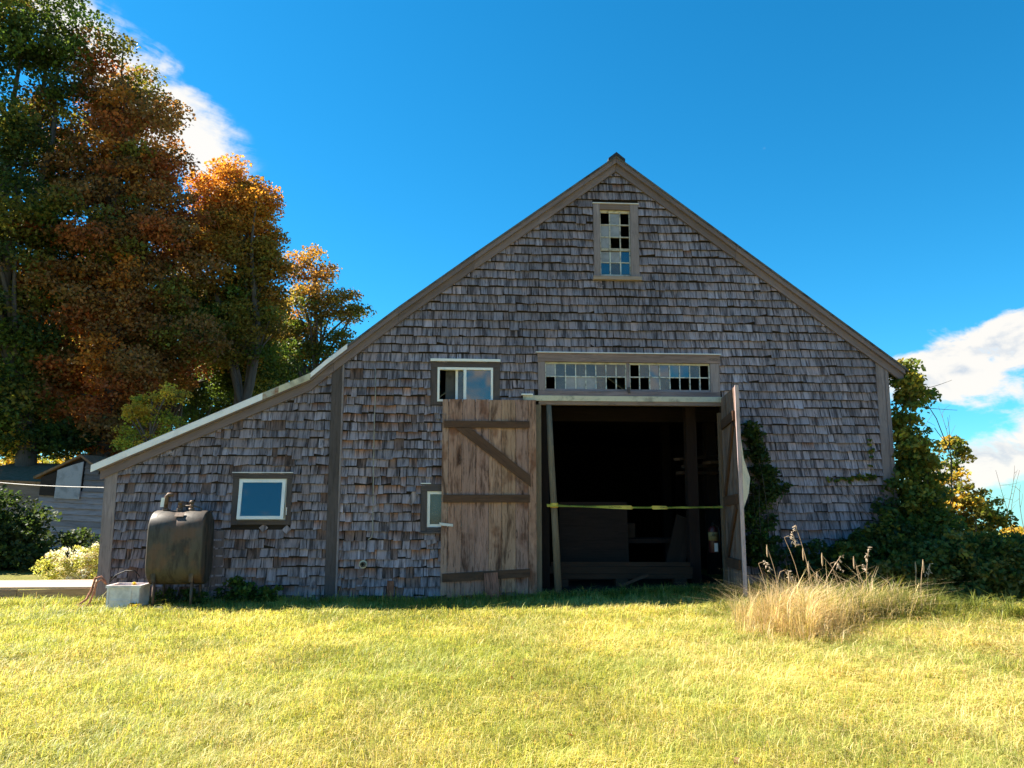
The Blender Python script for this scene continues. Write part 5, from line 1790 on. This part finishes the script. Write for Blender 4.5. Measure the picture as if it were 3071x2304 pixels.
STRAW = [(0.66, 0.49, 0.28), (0.74, 0.58, 0.36), (0.58, 0.40, 0.22), (0.66, 0.54, 0.28)]
GREENS = [(0.15, 0.19, 0.03), (0.24, 0.25, 0.045), (0.10, 0.13, 0.025)]
tall_grass('straw_grass', 'tall straw-coloured dry grass in sun before the right wall',
           [(3.95, -3.35, 0.55, 0.60, 4600), (3.70, -3.9, 0.45, 0.35, 1500), (4.40, -3.0, 0.5, 0.5, 3000)], 401, STRAW + [(0.30, 0.28, 0.07)], 0.24, 0.70, 0.48, 0.0048)
tall_grass('long_grass', 'long mixed green and tan grass right of the straw clump',
           [(4.75, -2.9, 0.6, 0.5, 2300), (5.35, -2.7, 0.6, 0.45, 2300), (5.8, -2.45, 0.45, 0.4, 1500)], 402, STRAW[:2] + GREENS + [(0.32, 0.28, 0.07)], 0.18, 0.62, 0.6, 0.0070)
tall_grass('rough_grass', 'rough green grass edging the dark thicket at the right',
           [(6.4, -2.6, 0.8, 0.5, 2400), (7.2, -3.2, 1.2, 0.35, 2200), (4.3, -1.3, 0.6, 0.5, 1800), (8.5, -3.1, 1.3, 0.4, 2000), (3.6, -2.2, 0.5, 0.5, 900), (5.4, -1.6, 1.2, 0.4, 1800)], 403, GREENS + [(0.30, 0.28, 0.06)], 0.14, 0.34, 0.6, 0.008)
tall_grass('edge_grass', 'longer grass left unmown along the doorway sill',
           [(2.6, -0.30, 2.0, 0.16, 1800), (4.1, -0.55, 0.6, 0.4, 1300), (-5.5, -0.2, 0.35, 0.3, 500), (-2.0, -0.12, 3.0, 0.12, 1200), (2.45, -0.75, 0.12, 0.08, 120)], 404, GREENS + [(0.28, 0.27, 0.05)], 0.09, 0.24, 0.55, 0.007)

# seed stalks: each a stem with a drooping head
ORD = ['fourth', 'seventh', 'ninth', 'tenth', 'eleventh', 'thirteenth', 'fourteenth', 'fifteenth', 'sixteenth', 'eighteenth', 'seventeenth', 'third last', 'second last', 'last', 'first', 'fifth', 'eighth', 'twelfth']
HEADS = [(2300, 1640, 0), (2352, 1612, 1), (2385, 1575, 2), (2408, 1650, 0), (2424, 1690, 0), (2465, 1665, 0), (2490, 1690, 1), (2522, 1668, 2), (2560, 1675, 0), (2605, 1645, 2), (2568, 1700, 1), (2745, 1690, 0), (2768, 1685, 0), (2790, 1690, 2), (2275, 1690, 1), (2340, 1715, 1), (2365, 1720, 0), (2450, 1720, 0)]
rng = np.random.default_rng(66)
M['stalk'] = leafy('dry_stalk', 0.25, 0.7, 0.2)
for i, (px, py, kd) in enumerate(HEADS):
    y = -2.3 + rng.uniform(-0.45, 0.3)
    tx_, tz_ = W(px, py, y)
    g0 = float(gz(tx_, y))
    lean_ = rng.normal(0, 0.10) - 0.06
    root = empty('seed_stalk', (tx_ - lean_, y, g0))
    side = ['straight slender seed stalk', 'bent drooping seed stalk', 'feathery headed seed stalk'][kd]
    tag(root, side + ', ' + ORD[i] + ' from the left of the stalks in the dry grass', 'stalk', 'seed stalks ' + ['straight', 'drooping', 'feathery'][kd])
    b = B()
    c_ = (0.42, 0.30, 0.19)
    p0, p1 = np.array([tx_ - lean_, y, g0 - 0.03]), np.array([tx_, y, tz_])
    pts = [p0 * (1 - s) + p1 * s + np.array([lean_ * -0.5 * math.sin(math.pi * s), 0, 0]) for s in np.linspace(0, 1, 7)]
    if kd == 1:
        pts += [p1 + np.array([0.05, -0.02, 0.02]), p1 + np.array([0.11, -0.03, -0.03]), p1 + np.array([0.14, -0.04, -0.10])]
    b.tube(pts, [0.0042] * 7 + [0.0035] * (len(pts) - 7), 5, c_)
    b.build('stem', M['stalk'], root)
    b = B()
    if kd == 0:
        b.tube([p1 + np.array([0, 0, q]) for q in (-0.14, -0.10, -0.02, 0.03)], [0.004, 0.0105, 0.0095, 0.003], 6, (0.46, 0.34, 0.22))
    else:
        e_ = np.array(pts[-1])
        for q in range(14):
            s0 = e_ + rng.normal(0, 0.012, 3) + np.array([-0.02 * q * 0.3, 0, 0.010 * q if kd == 1 else -0.012 * q])
            s1 = s0 + np.array([rng.normal(0.015, 0.025), rng.normal(0, 0.02), rng.uniform(-0.05, 0.01)])
            b.tube([s0, (s0 + s1) / 2, s1], [0.002, 0.007, 0.002], 4, (0.55, 0.44, 0.33))
    b.build('seed_head', M['stalk'], root)

# a few fallen leaves on the lawn
WHERE = ['far left, below the oil tank', 'below the lean-to window', 'before the right side of the doorway', 'in the middle, below the left door', 'below the straw-coloured grass', 'at the bottom edge towards the right', 'low, right of the middle', 'nearest below the tank', 'at the bottom edge below the right door']
FALL = [(300, 2082), (745, 2105), (2055, 1846), (1535, 2035), (2530, 2092), (2790, 2285), (1710, 2202), (560, 1985), (2210, 2280)]
for i, (px, py) in enumerate(FALL):
    d = _f * F_PX + _r * (px - 1535.5) - _u * (py - 1152)
    p = CAM + d * ((0.06 - CAM[2]) / d[2])
    V, Fc = leaf_arrays(np.array([[p[0], p[1], float(gz(p[0], p[1])) + 0.045]]), np.array([0.06]), np.random.default_rng(i), 1.0)
    o_ = np_mesh('fallen_leaf', V, Fc, np.repeat(np.array([[0.22, 0.085, 0.035]]), 4, 0), M['leaf'])
    tag(o_, 'brown fallen leaf on the lawn ' + WHERE[i], 'leaf', 'fallen leaves on the lawn')
